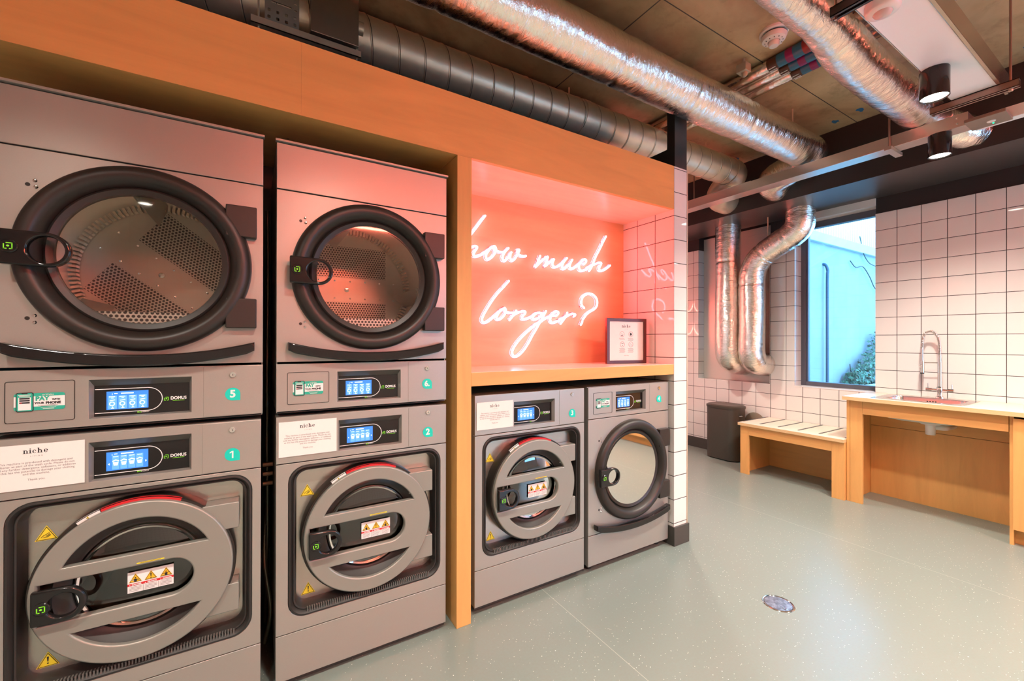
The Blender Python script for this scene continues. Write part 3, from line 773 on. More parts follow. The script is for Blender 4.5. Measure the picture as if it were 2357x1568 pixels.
def make_washer(name, loc, num, label, ztop=1.015):
    t = empty(name, loc, 0, label, 'washing machine')
    S = MW
    g = G(); hol = rrect(.040, .645, .252, .826, .062)
    cpoly(g, [[(0, .203), (S, .203), (S, .838), (0, .838)], hol], 0, .014, STEEL, bev=.0015); g.build('front_panel', t)
    g = G(); cpoly(g, [[(0, .03), (S, .03), (S, .200), (0, .200)]], 0, .014, STEEL, bev=.0015); g.build('lower_panel', t)
    g = G(); cpoly(g, [[(0, .8415), (S, .8415), (S, ztop), (0, ztop)], [(.2165, .864), (.469, .864), (.469, .985), (.2165, .985)]], 0, .014, STEEL, bev=.0012); g.build('control_panel', t)
    g = G(); g.box(.001, .004, .014, .70, .03, ztop - .002, STEEL); g.box(S - .004, S - .001, .014, .70, .03, ztop - .002, STEEL); g.box(0, S, .012, .71, ztop - .004, ztop, STEEL); g.box(.001, S - .001, .70, .71, .03, ztop - .004, DARKIN); g.box(.004, S - .004, .014, .70, .012, .03, DARKIN)
    for x in (.05, S - .05):
        for y in (.06, .64): g.cyl((x, y, 0), (x, y, .014), .02, BLACKP, 12)
    g.box(.004, S - .004, .0145, .016, .03, .250, DARKIN); g.box(.004, S - .004, .0145, .05, .83, ztop - .004, DARKIN) if False else None
    g.build('cabinet', t)
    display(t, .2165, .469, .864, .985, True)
    coin_panel(t, .499, S - .002, .8435, ztop - .002, num, ztop - .029, .899, .585)
    notice_card(t, .008, .866)
    # rubber bellows round the tub front
    g = G(); loops = []
    for off, y in ((0, .002), (.003, -.003), (.008, -.004), (.013, .002), (.016, .010), (.019, .007), (.023, .008), (.026, .018), (.030, .034), (.032, .058)):
        rx = max(.062 - off * .75, .03); loops.append([(x, y, z) for x, z in rrect(.040 + off, .645 - off * .93, .252 + off * 1.1, .826 - off * .93, rx, 10)])
    g.loft(loops, RUBBER)
    for k in range(60):
        x = .105 + k * .0082; g.box(x, x + .0040, -.001, .030, .2575 + .003, .2575 + .0215, RIB)
    g.build('gasket', t, 30)
    g = G(); cpoly(g, [rrect(.064, .620, .276, .804, .035), circ(.340, .537, .20, 48)], .056, .060, STEEL_L); g.build('tub_front', t)
    # door
    cx, cz, ro, ri = .340, .537, .249, .196
    bt, bb = .622, .420
    st, sb, sr = .583, .464, .478
    def chord(zc, up):
        a = math.asin((zc - cz) / ri); a0, a1 = (a, PI - a) if up else (PI - a, 2 * PI + a)
        return circ(cx, cz, ri, 40, a0, a1, True)
    rs = (st - sb) / 2
    slot = [(.112, sb), ] + circ(sr - rs, (st + sb) / 2, rs, 24, R(-90), R(90), True) + [(.112, st)]
    slot = [(x, z) for x, z in slot]
    g = G(); cpoly(g, [circ(cx, cz, ro, 110), chord(bt, True), chord(bb, False), slot], -.020, .008, GREYP, bev=.005)
    door = g.build('door', t)
    g = G(); g.lathe([(.236, -.003), (.2555, -.003), (.2575, .002), (.2575, .058)], cx, cz, BLACKP, 96)
    g.build('door_rim', door)
    g = G(); g.lathe([(ri + .004, -.012), (ri - .003, .0), (.178, .012), (.172, .020), (.166, .022), (.160, .05)], cx, cz, RUBBER, 80)
    g.lathe([(.1605, .022), (.156, .018), (.150, .021), (.147, .035)], cx, cz, CHROME, 80)
    g.build('inner_ring', door)
    g = G(); g.lathe([(.0001, .014), (.06, .0142), (.11, .016), (.150, .024), (.156, .034)], cx, cz, GLASS_S, 64); g.build('door_glass', door)
    for za, zb_ in ((.640, .731), (.350, .446)):
        g = G(); cpoly(g, [rrect(.50, .606, za, zb_, .004)], -.006, .055, GREYP, bev=.003)
        g.build('hinge', door)
    latch(door, .106, .527, .049, .174, .049, .035, -.046, -.026)
    danger_label(door, .306, .489, .0075)
    # curved strips on the rim
    g = G()
    def strip(a0, a1, m, n=24):
        o = circ(cx, cz, .2582, n, R(a0), R(a1), True)
        for q in range(n - 1): g.quad((o[q][0], -.003, o[q][1]), (o[q + 1][0], -.003, o[q + 1][1]), (o[q + 1][0], .006, o[q + 1][1]), (o[q][0], .006, o[q][1]), m)
        o2 = circ(cx, cz, .2478, n, R(a0), R(a1), True); o = circ(cx, cz, .2562, n, R(a0), R(a1), True)
        for q in range(n - 1): g.quad((o2[q][0], -.0035, o2[q][1]), (o2[q + 1][0], -.0035, o2[q + 1][1]), (o[q + 1][0], -.0035, o[q + 1][1]), (o[q][0], -.0035, o[q][1]), m)
    strip(66, 112, RED); strip(112.5, 126, WHITE)
    g.build('warning_strip', door, 0)
    d = D(); tri(d, 0, 0, .008, .007, YEL, INK, .0006)
    o_ = d.build('strip_triangle', door, loc=(cx + .249 * math.cos(R(120)), -.0042, cz + .2505 * math.sin(R(120))))
    d = D(); d.y = -.0206; d.stroke([(.335, .5915), (.400, .5915)], .004, YEL); d.lay(); d.stroke([(.342, .5915), (.392, .5915)], .001, INK); d.build('slot_mark', door)
    # tub and drum behind the glass
    g = G(); g.lathe([(.199, .058), (.17, .075), (.165, .09), (.225, .10), (.225, .40), (.16, .415), (.0001, .42)], cx, cz, simple('wash_drum_steel', (0.34, 0.31, 0.27), .35, .9), 56)
    for k in range(3):
        a = R(90 + 120 * k); ux, uz = math.cos(a), math.sin(a)
        p = Vector((cx + ux * .20, .12, cz + uz * .20)); g.cyl(p, p + Vector((0, .27, 0)), .03, DRUM, 10)
    g.build('drum', t, 40)
    warn_tri(t, .110, .690, True, .0552); warn_tri(t, .114, .303, False, .0552)
    return t

def make_dryer(name, loc, num, label, order, rot_back):
    """order 'upper': control panel below the door; 'floor': control panel above the door, lower panel at the base"""
    t = empty(name, loc, 0, label, 'tumble dryer')
    S = MW
    up = order == 'upper'
    z0, z1 = (.193, .835) if up else (.212, .860)      # door section, local
    zc0, zc1 = (.008, .185) if up else (.864, 1.041)
    cx, cz = .342, (.533 if up else .540)
    g = G(); cpoly(g, [[(0, z0), (S, z0), (S, z1), (0, z1)], circ(cx, cz, .235, 72)], 0, .014, STEEL, bev=.0015); g.build('front_panel', t)
    d0, d1 = (zc0 + .022, zc0 + .142)
    g = G(); cpoly(g, [[(0, zc0), (S, zc0), (S, zc1), (0, zc1)], [(.2115, d0), (.464, d0), (.464, d1), (.2115, d1)]], 0, .014, STEEL, bev=.0012); g.build('control_panel', t)
    g = G()
    ro_, ri_ = rrect(.036, .181, zc0 + .024, zc0 + .145, .006), rrect(.0375, .1795, zc0 + .0255, zc0 + .1435, .005)
    cpoly(g, [ro_, ri_], -.0012, .001, BLACKP); g.build('card_flap', t)
    if up:
        g = G(); cpoly(g, [[(0, .839), (S, .839), (S, 1.008), (0, 1.008)]], 0, .014, STEEL, bev=.0015); g.build('top_panel', t)
        g = G(); g.box(-.004, S + .004, -.012, .012, 1.011, 1.019, STEEL); g.build('top_trim', t, 0, bevel=.001)
        zt, zb_ = 1.010, 0
    else:
        g = G(); cpoly(g, [[(0, .04), (S, .04), (S, .208), (0, .208)]], 0, .014, STEEL, bev=.0015); g.build('lower_panel', t)
        zt, zb_ = 1.043, .04
    g = G(); g.box(.001, .004, .014, .72, zb_ + .002, zt - .002, STEEL); g.box(S - .004, S - .001, .014, .72, zb_ + .002, zt - .002, STEEL); g.box(0, S, .012, .73, zt - .004, zt, STEEL); g.box(.001, S - .001, .72, .73, zb_ + .002, zt - .004, DARKIN); g.box(.004, S - .004, .014, .72, zb_, zb_ + .004, DARKIN)
    if not up:
        for x in (.05, S - .05):
            for y in (.06, .64): g.cyl((x, y, 0), (x, y, .04), .02, BLACKP, 12)
    g.build('cabinet', t)
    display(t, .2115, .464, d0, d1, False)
    coin_panel(t, .497, S - .002, zc0 + .002, zc1 - .002, num, zc0 + .144, zc0 + .076, .581)
    pay_sticker(t, .107, zc0 + .084)
    # screws beside the door
    for dx, dz, hole in ((-.262, .195, True), (-.247, .208, False), (-.245, .190, False), (-.262, -.196, True), (-.247, -.188, False), (-.247, -.208, False)):
        g = G()
        if hole: g.lathe([(.0001, -.0006), (.0055, -.0006), (.0055, .001)], cx + dx, cz + dz, BLACKP, 16, cap0=True)
        else: g.lathe([(.0001, -.0040), (.003, -.0036), (.0052, -.001), (.0052, .001)], cx + dx, cz + dz, CHROME, 16, cap0=True)
        g.build('bolt_hole' if hole else 'screw', t)
    # round door
    g = G(); g.lathe([(.212, .016), (.206, .012), (.206, .002), (.224, -.006), (.228, -.004), (.232, .002), (.236, -.006), (.243, -.022), (.252, -.032), (.262, -.036), (.276, -.034), (.288, -.026), (.294, -.014), (.296, .0), (.296, .004)], cx, cz, BLACKP, 128)
    door = g.build('door', t, 50)
    for za, zb2 in ((.104, .213), (-.216, -.112)):
        g = G(); cpoly(g, [rrect(.56, .652, cz + za, cz + zb2, .004)], -.030, .0, BLACKP, bev=.003); g.build('hinge', door)
    g = G(); g.lathe([(.0001, -.001), (.209, -.001)], cx, cz, GLASS_D, 72); g.build('door_glass', door)
    latch(door, .040, cz + .001, .049, .137, .049, .039, -.062, -.036)
    # curved grab bar below the door
    n = 26; out = []; 
    for k in range(n + 1):
        u = k / n; x = .037 + u * .609; s_ = 4 * (u - .5) ** 2; z = cz - .306 + .040 * s_
        out.append((x, z))
    th = .036
    lp = [(x, z) for x, z in out] + [(x, z - th + (0.006 if i in (0, n) else 0)) for i, (x, z) in reversed(list(enumerate(out)))]
    g = G(); cpoly(g, [lp[::-1]], -.040, -.004, BLACKG, bev=.005); g.box(.08, .11, -.006, .0, cz - .306, cz - .30 + .01, BLACKP); g.build('grab_bar', t, 30)
    # drum
    g = G(); g.lathe([(.235, .004), (.236, .02), (.215, .03), (.215, .045), (.285, .055), (.285, .44)], cx, cz, DRUM, 72)
    dr = g.build('drum', t, 40)
    bk = G(); bk.lathe([(.0001, 0), (.200, 0), (.285, -.004)], 0, 0, DRUM, 64)
    for (bx, bz) in [(-.22 + .072 * i, q) for i in range(7) for q in (.035, -.05)]:
        bk.lathe([(.0001, -.005), (.004, -.004), (.0045, 0)], bx, bz, CHROME, 10, cap0=True)
    bk.lathe([(.0001, -.007), (.010, -.006), (.012, 0)], -.02, -.008, CHROME, 16, cap0=True)
    b = bk.build('drum_back', dr, 40); b.location = (cx, .438, cz); b.rotation_euler = (0, R(rot_back), 0)
    pz = G(); 
    for z_a, z_b in ((.055, .205), (-.205, -.068)):
        pz.box(-.16, .17, -.0062, -.0055, z_a, z_b, PERF)
    p_ = pz.build('perforated_plate', dr, 0); p_.location = (cx, .438, cz); p_.rotation_euler = (0, R(rot_back), 0)
    # toothed ring and paddle
    g = G(); tn = 110
    for k in range(tn):
        a = 2 * PI * k / tn; ca, sa = math.cos(a), math.sin(a); w_ = .0042
        vs_ = [];
        for rr_ in (.262, .286):
            for yy in (.395, .43):
                for q in (-w_, w_): vs_.append((cx + rr_ * ca - q * sa, yy, cz + rr_ * sa + q * ca))
        g.add(vs_, [(0, 1, 3, 2), (4, 6, 7, 5), (0, 4, 5, 1), (2, 3, 7, 6), (0, 2, 6, 4), (1, 5, 7, 3)], GALV)
    g.build('toothed_ring', dr, 0)
    for a in ((98, 218, 338) if rot_back else (112, 232, 352)):
        a = R(a); ca, sa = math.cos(a), math.sin(a); g = G()
        def pt(r, q, y): return (cx + r * ca - q * sa, y, cz + r * sa + q * ca)
        g.loft([[pt(.284, -.045, y), pt(.205, 0, y), pt(.284, .045, y)] for y in (.06, .43)], DRUM, True, True, True)
        g.build('paddle', dr, 0)
    g = G(); g.box(cx - .15, cx + .15, .022, .026, cz - .212, cz - .168, PERF_B); g.build('lint_filter', t, 0)
    return t

YM = 0.03
m1 = make_washer('washing_machine', (.029 - .680, YM, 0), '1', 'grey front-loading washing machine numbered 1, leftmost on the floor under dryer 5')
m2 = make_washer('washing_machine', (.069, YM, 0), '2', 'grey front-loading washing machine numbered 2, under dryer 6 beside the plywood post')
m3 = make_washer('washing_machine', (.886, YM, 0.012), '3', 'grey front-loading washing machine numbered 3, under the shelf beside the plywood post', 1.030)
m5 = make_dryer('tumble_dryer', (.029 - .675, YM, 1.028), '5', 'grey tumble dryer numbered 5, stacked on washing machine 1 at far left', 'upper', 38)
m6 = make_dryer('tumble_dryer', (.069, YM, 1.028), '6.', 'grey tumble dryer numbered 6, stacked on washing machine 2 beside the plywood post', 'upper', 0)
m4 = make_dryer('tumble_dryer', (1.589, YM, 0), '4', 'grey tumble dryer numbered 4, on the floor next to the tiled partition', 'floor', 0)
for m_ in (m1, m2, m3): m_['group'] = 'front-loading washers'
for m_ in (m4, m5, m6): m_['group'] = 'tumble dryers'
# hoses behind the stacks
HOSE = simple('ribbed_black_hose', (0.03, 0.028, 0.025), .3); HOSE2 = simple('braided_hose', (0.25, 0.24, 0.18), .3, .6)
for k, (pts, m, lb) in enumerate((
        ([(.045, .45, 0.03), (.05, .40, .5), (.048, .42, 1.0), (.052, .5, 1.6), (.05, .5, 1.9)], HOSE2, 'long upright braided hose in the gap between the two machine stacks'),
        ([(.04, .30, .03), (.06, .28, .18), (.038, .32, .38), (.05, .5, .6)], HOSE2, 'curled clear hose at the bottom of the gap between the two machine stacks'))):
    g = G(); g.tube(smooth_path(pts, 8), .008, m, 10); tag(g.build('hose', None, 50), lb, 'hose', 'hoses between the stacks')
g = G()
for z in (.70, .74, .78): g.tube([(.031, .30, z), (.067, .30, z)], .011, simple('copper_bracket', (0.20, 0.11, 0.07), .35, .9), 10)
tag(g.build('pipe_clamps', None, 40), 'three short copper pipe ends in the dark gap between the machine stacks', 'pipe')

# ------------------------------------------------------------------ neon sign
C0 = Vector((0, -1.75661, 1.30))
def onplane(px, py, Y):
    dv = cf + cr * ((px - 1178.5) / 971.72) - cu * ((py - 784.0) / 971.72)
    k = (Y - C0.y) / dv.y
    return C0 + dv * k
SIGN_Y = .405
# stroke outlines traced once from the sign and stored as real x,z positions on the niche wall
A_ = (1080, 480, 11.2); B_ = (1220, 530, 11.785); C_ = (1090, 630, 8.7125); E_ = (1220, 660, 13.094)
STR = {
 'how': [(A_, [(410, 190), (300, 330), (190, 480), (60, 645), (-60, 820), (-170, 1010), (-260, 1180)]),
         (A_, [(-190, 1060), (-90, 1030), (60, 990), (150, 972), (200, 990), (195, 1030), (150, 1100), (112, 1165), (118, 1212), (180, 1228), (290, 1200), (420, 1120), (540, 1030), (590, 1000)]),
         (A_, [(580, 1000), (500, 1090), (435, 1190), (440, 1280), (495, 1310), (590, 1250), (660, 1150), (690, 1060), (670, 990), (640, 975), (605, 1000), (640, 1060), (720, 1100), (820, 1125), (915, 1122)]),
         (A_, [(1010, 1025), (930, 1110), (870, 1210), (860, 1300), (910, 1350), (980, 1300), (1040, 1200), (1085, 1135)]),
         (A_, [(1060, 1180), (1060, 1290), (1110, 1345), (1180, 1290), (1240, 1180), (1290, 1090), (1275, 1060), (1240, 1085), (1245, 1150), (1300, 1205), (1380, 1228), (1460, 1225)])],
 'much': [(B_, [(275, 700), (235, 800), (190, 920), (150, 1000), (240, 910), (360, 800), (480, 720), (445, 850), (400, 980), (520, 880), (645, 785), (615, 870), (608, 935), (640, 985), (690, 1000), (780, 970), (880, 890), (960, 800), (1000, 760)]),
          (B_, [(990, 765), (910, 870), (868, 980), (885, 1035), (930, 1050), (1010, 980), (1090, 890), (1145, 805)]),
          (B_, [(1105, 870), (1075, 970), (1100, 1030), (1160, 1045), (1260, 980), (1360, 890), (1430, 820), (1490, 790), (1525, 830), (1500, 890), (1450, 930)]),
          (B_, [(1400, 840), (1345, 920), (1325, 1000), (1350, 1070), (1410, 1100), (1500, 1075), (1620, 985), (1750, 925), (1860, 885), (1925, 885), (1925, 930), (1880, 1010), (1880, 1070), (1930, 1100), (2010, 1080), (2100, 1020), (2170, 960)]),
          (B_, [(2060, 170), (1980, 320), (1900, 490), (1780, 720), (1700, 920), (1650, 1030), (1600, 1110)])],
 'longer': [(C_, [(705, 150), (600, 270), (480, 400), (360, 560), (260, 720), (185, 860), (168, 940), (210, 982), (280, 965), (380, 890), (470, 810), (560, 725), (625, 690)]),
            (C_, [(570, 720), (500, 790), (462, 870), (480, 915), (530, 915), (600, 850), (645, 770), (635, 705), (600, 705), (640, 760), (720, 782), (810, 785)]),
            (C_, [(855, 745), (820, 800), (770, 870), (720, 930)]), (C_, [(770, 860), (860, 800), (960, 762), (1030, 760), (1030, 800), (980, 860), (980, 910), (1040, 915), (1130, 885), (1200, 845), (1260, 800), (1310, 788), (1360, 800)]),
            (E_, [(360, 805), (250, 785), (140, 840), (85, 930), (120, 990), (220, 970), (330, 885), (430, 790)]),
            (E_, [(480, 740), (420, 850), (350, 1000), (260, 1140), (160, 1320), (70, 1470), (-40, 1680), (-180, 1900), (-330, 2060), (-440, 2110), (-520, 2060), (-540, 1960), (-470, 1800), (-330, 1610), (-160, 1430), (0, 1290), (150, 1160), (300, 1075), (420, 990), (560, 920), (650, 870), (760, 890), (840, 830), (850, 770), (800, 750), (720, 790), (650, 870), (605, 970), (630, 1060), (710, 1090), (820, 1050), (950, 970), (1060, 900)]),
            (E_, [(1120, 790), (1080, 900), (1000, 1010), (920, 1120)]), (E_, [(1040, 940), (1150, 870), (1260, 820), (1350, 830), (1355, 870), (1315, 900)])],
 'qm': [(E_, [(1630, 640), (1570, 580), (1545, 480), (1570, 350), (1650, 260), (1780, 210), (1900, 245), (1990, 340), (2025, 470), (2000, 600), (1920, 690), (1800, 760), (1690, 850), (1620, 950), (1590, 990)]),
        (E_, [(1575, 1040), (1560, 1100), (1530, 1150)])]}
ns = empty('neon_sign', (1.58, SIGN_Y, 1.7), label='glowing white-pink neon script sign reading how much longer? in the niche', cat='neon sign')
for key, nm in (('how', 'lit_word'), ('much', 'lit_word'), ('longer', 'lit_word'), ('qm', 'question_mark')):
    g = G(); gb = G()
    for (ox, oy, sc_), pts in STR[key]:
        P = smooth_path([onplane(ox + x / sc_, oy + y / sc_, SIGN_Y) for x, y in pts], 5)
        g.tube(P, .0062, NEON, 10)
        for e in (P[0], P[-1]): g.sphere(e, .0062, NEON, 10, 6)
        gb.tube([p + Vector((0, .012, 0)) for p in P], .0115, ACRYL, 8)
    o_ = g.build(nm, ns, 60, loc=W(ns))
    o_['label'] = {'how': 'glowing word how', 'much': 'glowing word much', 'longer': 'glowing word longer', 'qm': 'glowing question mark'}[key]
    gb.build('clear_backing', ns, 60, loc=W(ns))
g = G()
for key_, i_ in (('how', 2), ('how', 3), ('much', 0), ('much', 4), ('longer', 0), ('longer', 2), ('longer', 6), ('qm', 0)):
    (ox, oy, sc_), pts = STR[key_][i_]; q = onplane(ox + pts[1][0] / sc_, oy + pts[1][1] / sc_, SIGN_Y)
    g.cyl((q.x, SIGN_Y + .012, q.z), (q.x, .431, q.z), .006, CHROME, 10)
g.build('standoff', ns, 50, loc=W(ns))

# plain neon lines on the wall behind the camera: they tint the ducts and mirror in the dryers' steel
n2 = empty('neon_light', (2.2, -4.46, 2.95), label='pair of straight pink neon tubes high on the wall behind the camera, outside the photo', cat='neon light')
for z in (2.925, 2.985):
    g = G(); g.tube([(.3, -4.46, z), (4.2, -4.46, z)], .014, NEON2, 10); g.build('lit_tube', n2, 60, loc=W(n2))

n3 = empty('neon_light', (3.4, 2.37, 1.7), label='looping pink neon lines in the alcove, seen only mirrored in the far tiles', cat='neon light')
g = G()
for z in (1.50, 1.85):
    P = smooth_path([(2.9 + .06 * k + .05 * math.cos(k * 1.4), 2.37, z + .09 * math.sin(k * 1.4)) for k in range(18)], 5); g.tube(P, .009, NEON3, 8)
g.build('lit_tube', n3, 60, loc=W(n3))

# framed notice standing on the shelf
fr = empty('picture_frame', (2.092, .225, 1.1552), R(-9), 'dark red-brown framed house-rules notice standing on the niche shelf', 'picture frame')
FRM = simple('dark_stained_frame', (0.09, 0.02, 0.016), .35)
d = D(); g = d.g; hw, hh = .158, .296
cpoly(g, [[(-hw, 0), (hw, 0), (hw, hh), (-hw, hh)], [(-hw + .022, .020), (hw - .022, .020), (hw - .022, hh - .020), (-hw + .022, hh - .020)]], -.008, .012, FRM, bev=.002)
f_ = g.build('frame', fr)
d = D(); d.rect(-hw + .02, hw - .02, .018, hh - .018, PAPER); d.lay()
serif_niche(d, 0, .236, .013, INK); d.text('LIVING', 0, .226, .005, INKG, space=1.8)
for k, (cx_, cz_) in enumerate(((-.035, .192), (.035, .192), (-.033, .125), (.035, .125))):
    d.arc(cx_, cz_, .017, 0, 360, .0018, RED, 26)
    if k == 0: d.rect(cx_ - .007, cx_ + .005, cz_ - .010, cz_ - .005, INK); d.stroke([(cx_ - .006, cz_ + .006), (cx_ + .008, cz_ - .004)], .0012, RED)
    if k == 1: d.poly([(cx_ - .008, cz_ - .008), (cx_ + .004, cz_ - .008), (cx_ + .009, cz_), (cx_ + .001, cz_ + .010), (cx_ - .005, cz_ + .009)], INK)
    if k == 2: d.rect(cx_ - .008, cx_ + .009, cz_ + .004, cz_ + .007, INK); d.poly([(cx_ - .005, cz_ - .003), (cx_, cz_ - .009), (cx_ + .006, cz_ - .004)], INK)
    if k == 3: d.rect(cx_ - .009, cx_ - .004, cz_ - .006, cz_ - .002, INK); d.rect(cx_ + .005, cx_ + .011, cz_ - .006, cz_ - .003, INK); d.stroke([(cx_ - .006, cz_ + .007), (cx_ + .004, cz_ - .001)], .0012, RED)
    for q in range((2, 3, 5, 5)[k]): d.rect(cx_ - .024 + .004 * (q % 2), cx_ + .022 - .004 * ((q + 1) % 2), cz_ - .028 - .0062 * q, cz_ - .0262 - .0062 * q, INKG)
d.text('House Rules', 0, .052, .0075, INKG)
d.build('notice_sheet', fr)
g = G(); g.box(-.02, .02, .014, .018, .02, .26, FRM); g.add([(-.02, .018, .25), (.02, .018, .25), (.02, .095, .0), (-.02, .095, .0), (-.02, .021, .25), (.02, .021, .25), (.02, .099, 0), (-.02, .099, 0)], [(0, 3, 2, 1), (4, 5, 6, 7), (0, 1, 5, 4), (1, 2, 6, 5), (2, 3, 7, 6), (3, 0, 4, 7)], FRM); g.build('easel_back', fr, 0)

# ------------------------------------------------------------------ sink counter
ct = empty('worktop', (4.38, -1.1, .828), label='pale laminate worktop with exposed plywood edge holding the sink', cat='worktop')
g = G()
me = cpoly_mesh([[(4.10, -2.6), (4.655, -2.6), (4.655, -.215), (4.10, -.215)], rrect(4.205, 4.545, -.865, -.415, .03)], .014, 0)
for v in me.vertices: pass
g.mesh(me, Matrix.Translation((0, 0, .842)), PLY_E); g.build('slab', ct, 0, loc=W(ct)); bpy.data.meshes.remove(me)
me = cpoly_mesh([[(4.10, -2.6), (4.655, -2.6), (4.655, -.215), (4.10, -.215)], rrect(4.205, 4.545, -.865, -.415, .03)], .0004, 0)
g = G(); g.mesh(me, Matrix.Translation((0, 0, .8566)), LAM); g.build('laminate_surface', ct, 0, loc=W(ct)); bpy.data.meshes.remove(me)
bs = empty('open_cabinet', (4.35, -.67, 0), label='open birch plywood base under the sink worktop', cat='cabinet')
o_ = W(bs)
g = G(); g.box(4.15, 4.655, -.250, -.228, 0, .828, PLY_Z); g.build('side_panel', bs, 0, loc=o_, bevel=.001)
g = G(); g.box(4.15, 4.172, -.3337, -.252, 0, .828, PLY_Z); g.build('front_leg', bs, 0, loc=o_, bevel=.001)
g = G(); g.box(4.15, 4.172, -1.100, -.3345, .720, .828, PLY_Y); g.build('apron', bs, 0, loc=o_, bevel=.001)
g = G(); g.box(4.56, 4.578, -1.100, -.252, .585, .828, PLY_Y); g.box(4.56, 4.578, -1.100, -.252, .0, .582, PLY_Z); g.build('back_panel', bs, 0, loc=o_)
cb = empty('base_cabinet', (4.39, -1.6, 0), label='birch plywood base cabinet at the right edge, right of the sink', cat='cabinet')
o_ = W(cb)
g = G(); g.box(4.15, 4.655, -1.122, -1.104, 0, .826, PLY_Z); g.box(4.15, 4.655, -2.58, -2.56, 0, .826, PLY_Z); g.box(4.63, 4.655, -2.56, -1.122, 0.1, .826, PLY_Z); g.box(4.16, 4.63, -2.56, -1.122, .10, .118, PLY_Z); g.build('carcass', cb, 0, loc=o_)
for y0 in (-1.60, -2.08, -2.56):
    g = G(); g.box(4.128, 4.148, y0 + .004, y0 + .478, .104, .812, PLY_Z); g.build('door', cb, 0, loc=o_, bevel=.001)
g = G(); g.box(4.20, 4.215, -2.56, -1.122, 0, .10, PLY_Y); g.build('plinth', cb, 0, loc=o_)
# sink
sk = empty('sink', (4.375, -.64, .857), label='stainless steel inset sink in the laminate worktop', cat='sink')
o_ = W(sk)
g = G(); cz0 = .8575
me = cpoly_mesh([rrect(4.165, 4.60, -.895, -.375, .012), rrect(4.215, 4.535, -.855, -.425, .05)], .0016, .0008)
SS = simple('sink_steel', (0.72, 0.70, 0.67), .22, 1.0)
g.mesh(me, Matrix.Translation((0, 0, cz0 + .0012)), SS); g.build('rim', sk, 30, loc=o_); bpy.data.meshes.remove(me)
g = G(); loops = []
for off, z in ((0, .858), (.004, .845), (.010, .75), (.03, .712), (.10, .702)):
    loops.append([(x, y, z) for x, y in rrect(4.215 + off, 4.535 - off, -.855 + off, -.425 - off, .05, 8)])
g.loft(loops, SS, True, False, True)
loops2 = [[(x, y, z) for x, y in rrect(4.213 + off, 4.537 - off, -.857 + off, -.423 - off, .05, 8)] for off, z in ((0, .828), (.008, .745), (.028, .703), (.075, .690))]
g.loft(list(reversed(loops2)), simple('sink_underside', (0.62, 0.62, 0.55), .5), True, True, False)
g.build('basin', sk, 50, loc=o_)
g = G()
for k in range(4): g.box(4.5295, 4.531, -.672 + k * .016, -.664 + k * .016, .818, .836, BLACKP)
g.build('overflow_slots', sk, 0, loc=o_)
g = G(); g.lathe([(.045, .692), (.045, .685), (.030, .672), (.028, .60), (.0001, .598)], 4.36, 0, WPLAST, 32, cy_=-.68, axis='z', cap0=True)
g.lathe([(.060, .690), (.060, .682), (.050, .676)], 4.36, 0, WPLAST, 32, cy_=-.68, axis='z')
g.tube(fillet([(4.36, -.68, .66), (4.40, -.75, .655), (4.56, -.76, .655)], .03), .020, WPLAST, 14)
g.build('waste_trap', sk, 50, loc=o_)
# tap
tp = empty('kitchen_tap', (4.572, -.680, .859), label='chrome spring-neck kitchen tap with two levers behind the sink', cat='tap')
o_ = W(tp); tx, ty = 4.572, -.680
g = G(); g.lathe([(.026, 0), (.024, .012), (.016, .018), (.014, .045), (.019, .055), (.019, .085), (.013, .092)], tx, .859, CHROME, 24, cy_=ty, axis='z', cap1=True)
g.tube([(tx, ty - .075, .925), (tx, ty + .075, .925)], .0085, CHROME, 16)
g.build('body', tp, 40, loc=o_)
for s_ in (-1, 1):
    g = G(); g.cyl((tx, ty + s_ * .045, .925), (tx, ty + s_ * .078, .925), .013, CHROME, 20); g.cyl((tx, ty + s_ * .068, .935), (tx, ty + s_ * .068, .972), .0035, CHROME, 10); g.build('lever', tp, 40, loc=o_)
g = G(); g.cyl((tx, ty, .95), (tx, ty, 1.13), .0130, CHROME, 20); g.cyl((tx, ty, 1.13), (tx, ty, 1.20), .0105, CHROME, 16); g.cyl((tx, ty, 1.125), (tx, ty, 1.145), .013, CHROME, 16)
g.build('riser', tp, 40, loc=o_)
arc_c = [(tx, ty, 1.19), (tx, ty + .001, 1.27), (tx, ty + .012, 1.34), (tx, ty + .045, 1.385), (tx, ty + .082, 1.37), (tx, ty + .098, 1.315), (tx, ty + .101, 1.24)]
sp_ = smooth_path(arc_c, 10)
g = G(); g.tube(sp_, .006, simple('tap_hose', (0.25, 0.23, 0.2), .4, .8), 10)
dense = resample(sp_, .0012); hel = []; L_ = 0; T0 = None
for i, p in enumerate(dense):
    if i: L_ += (p - dense[i - 1]).length
    t_ = (dense[min(i + 1, len(dense) - 1)] - dense[max(i - 1, 0)]).normalized(); n1 = Vector((1, 0, 0)); n2 = t_.cross(n1).normalized()
    a = L_ / .0085 * 2 * PI; hel.append(p + n1 * (.0105 * math.cos(a)) + n2 * (.0105 * math.sin(a)))
g.tube(hel, .0019, CHROME, 6); g.build('spring_hose', tp, 60, loc=o_)
g = G(); hy = ty + .101
g.cyl((tx, hy, 1.15), (tx, hy, 1.245), .0075, CHROME, 16); g.cyl((tx, hy, 1.055), (tx, hy, 1.15), .0135, CHROME, 20); g.cyl((tx, hy, 1.045), (tx, hy, 1.055), .0125, BLACKP, 20)
g.sphere((tx - .016, hy + .006, 1.11), .007, CHROME); g.sphere((tx - .016, hy + .006, 1.09), .006, CHROME)
g.build('spray_head', tp, 40, loc=o_)
g = G(); g.tube([(tx, ty, 1.136), (tx, hy, 1.133)], .0035, CHROME, 8); g.build('support_arm', tp, 40, loc=o_)
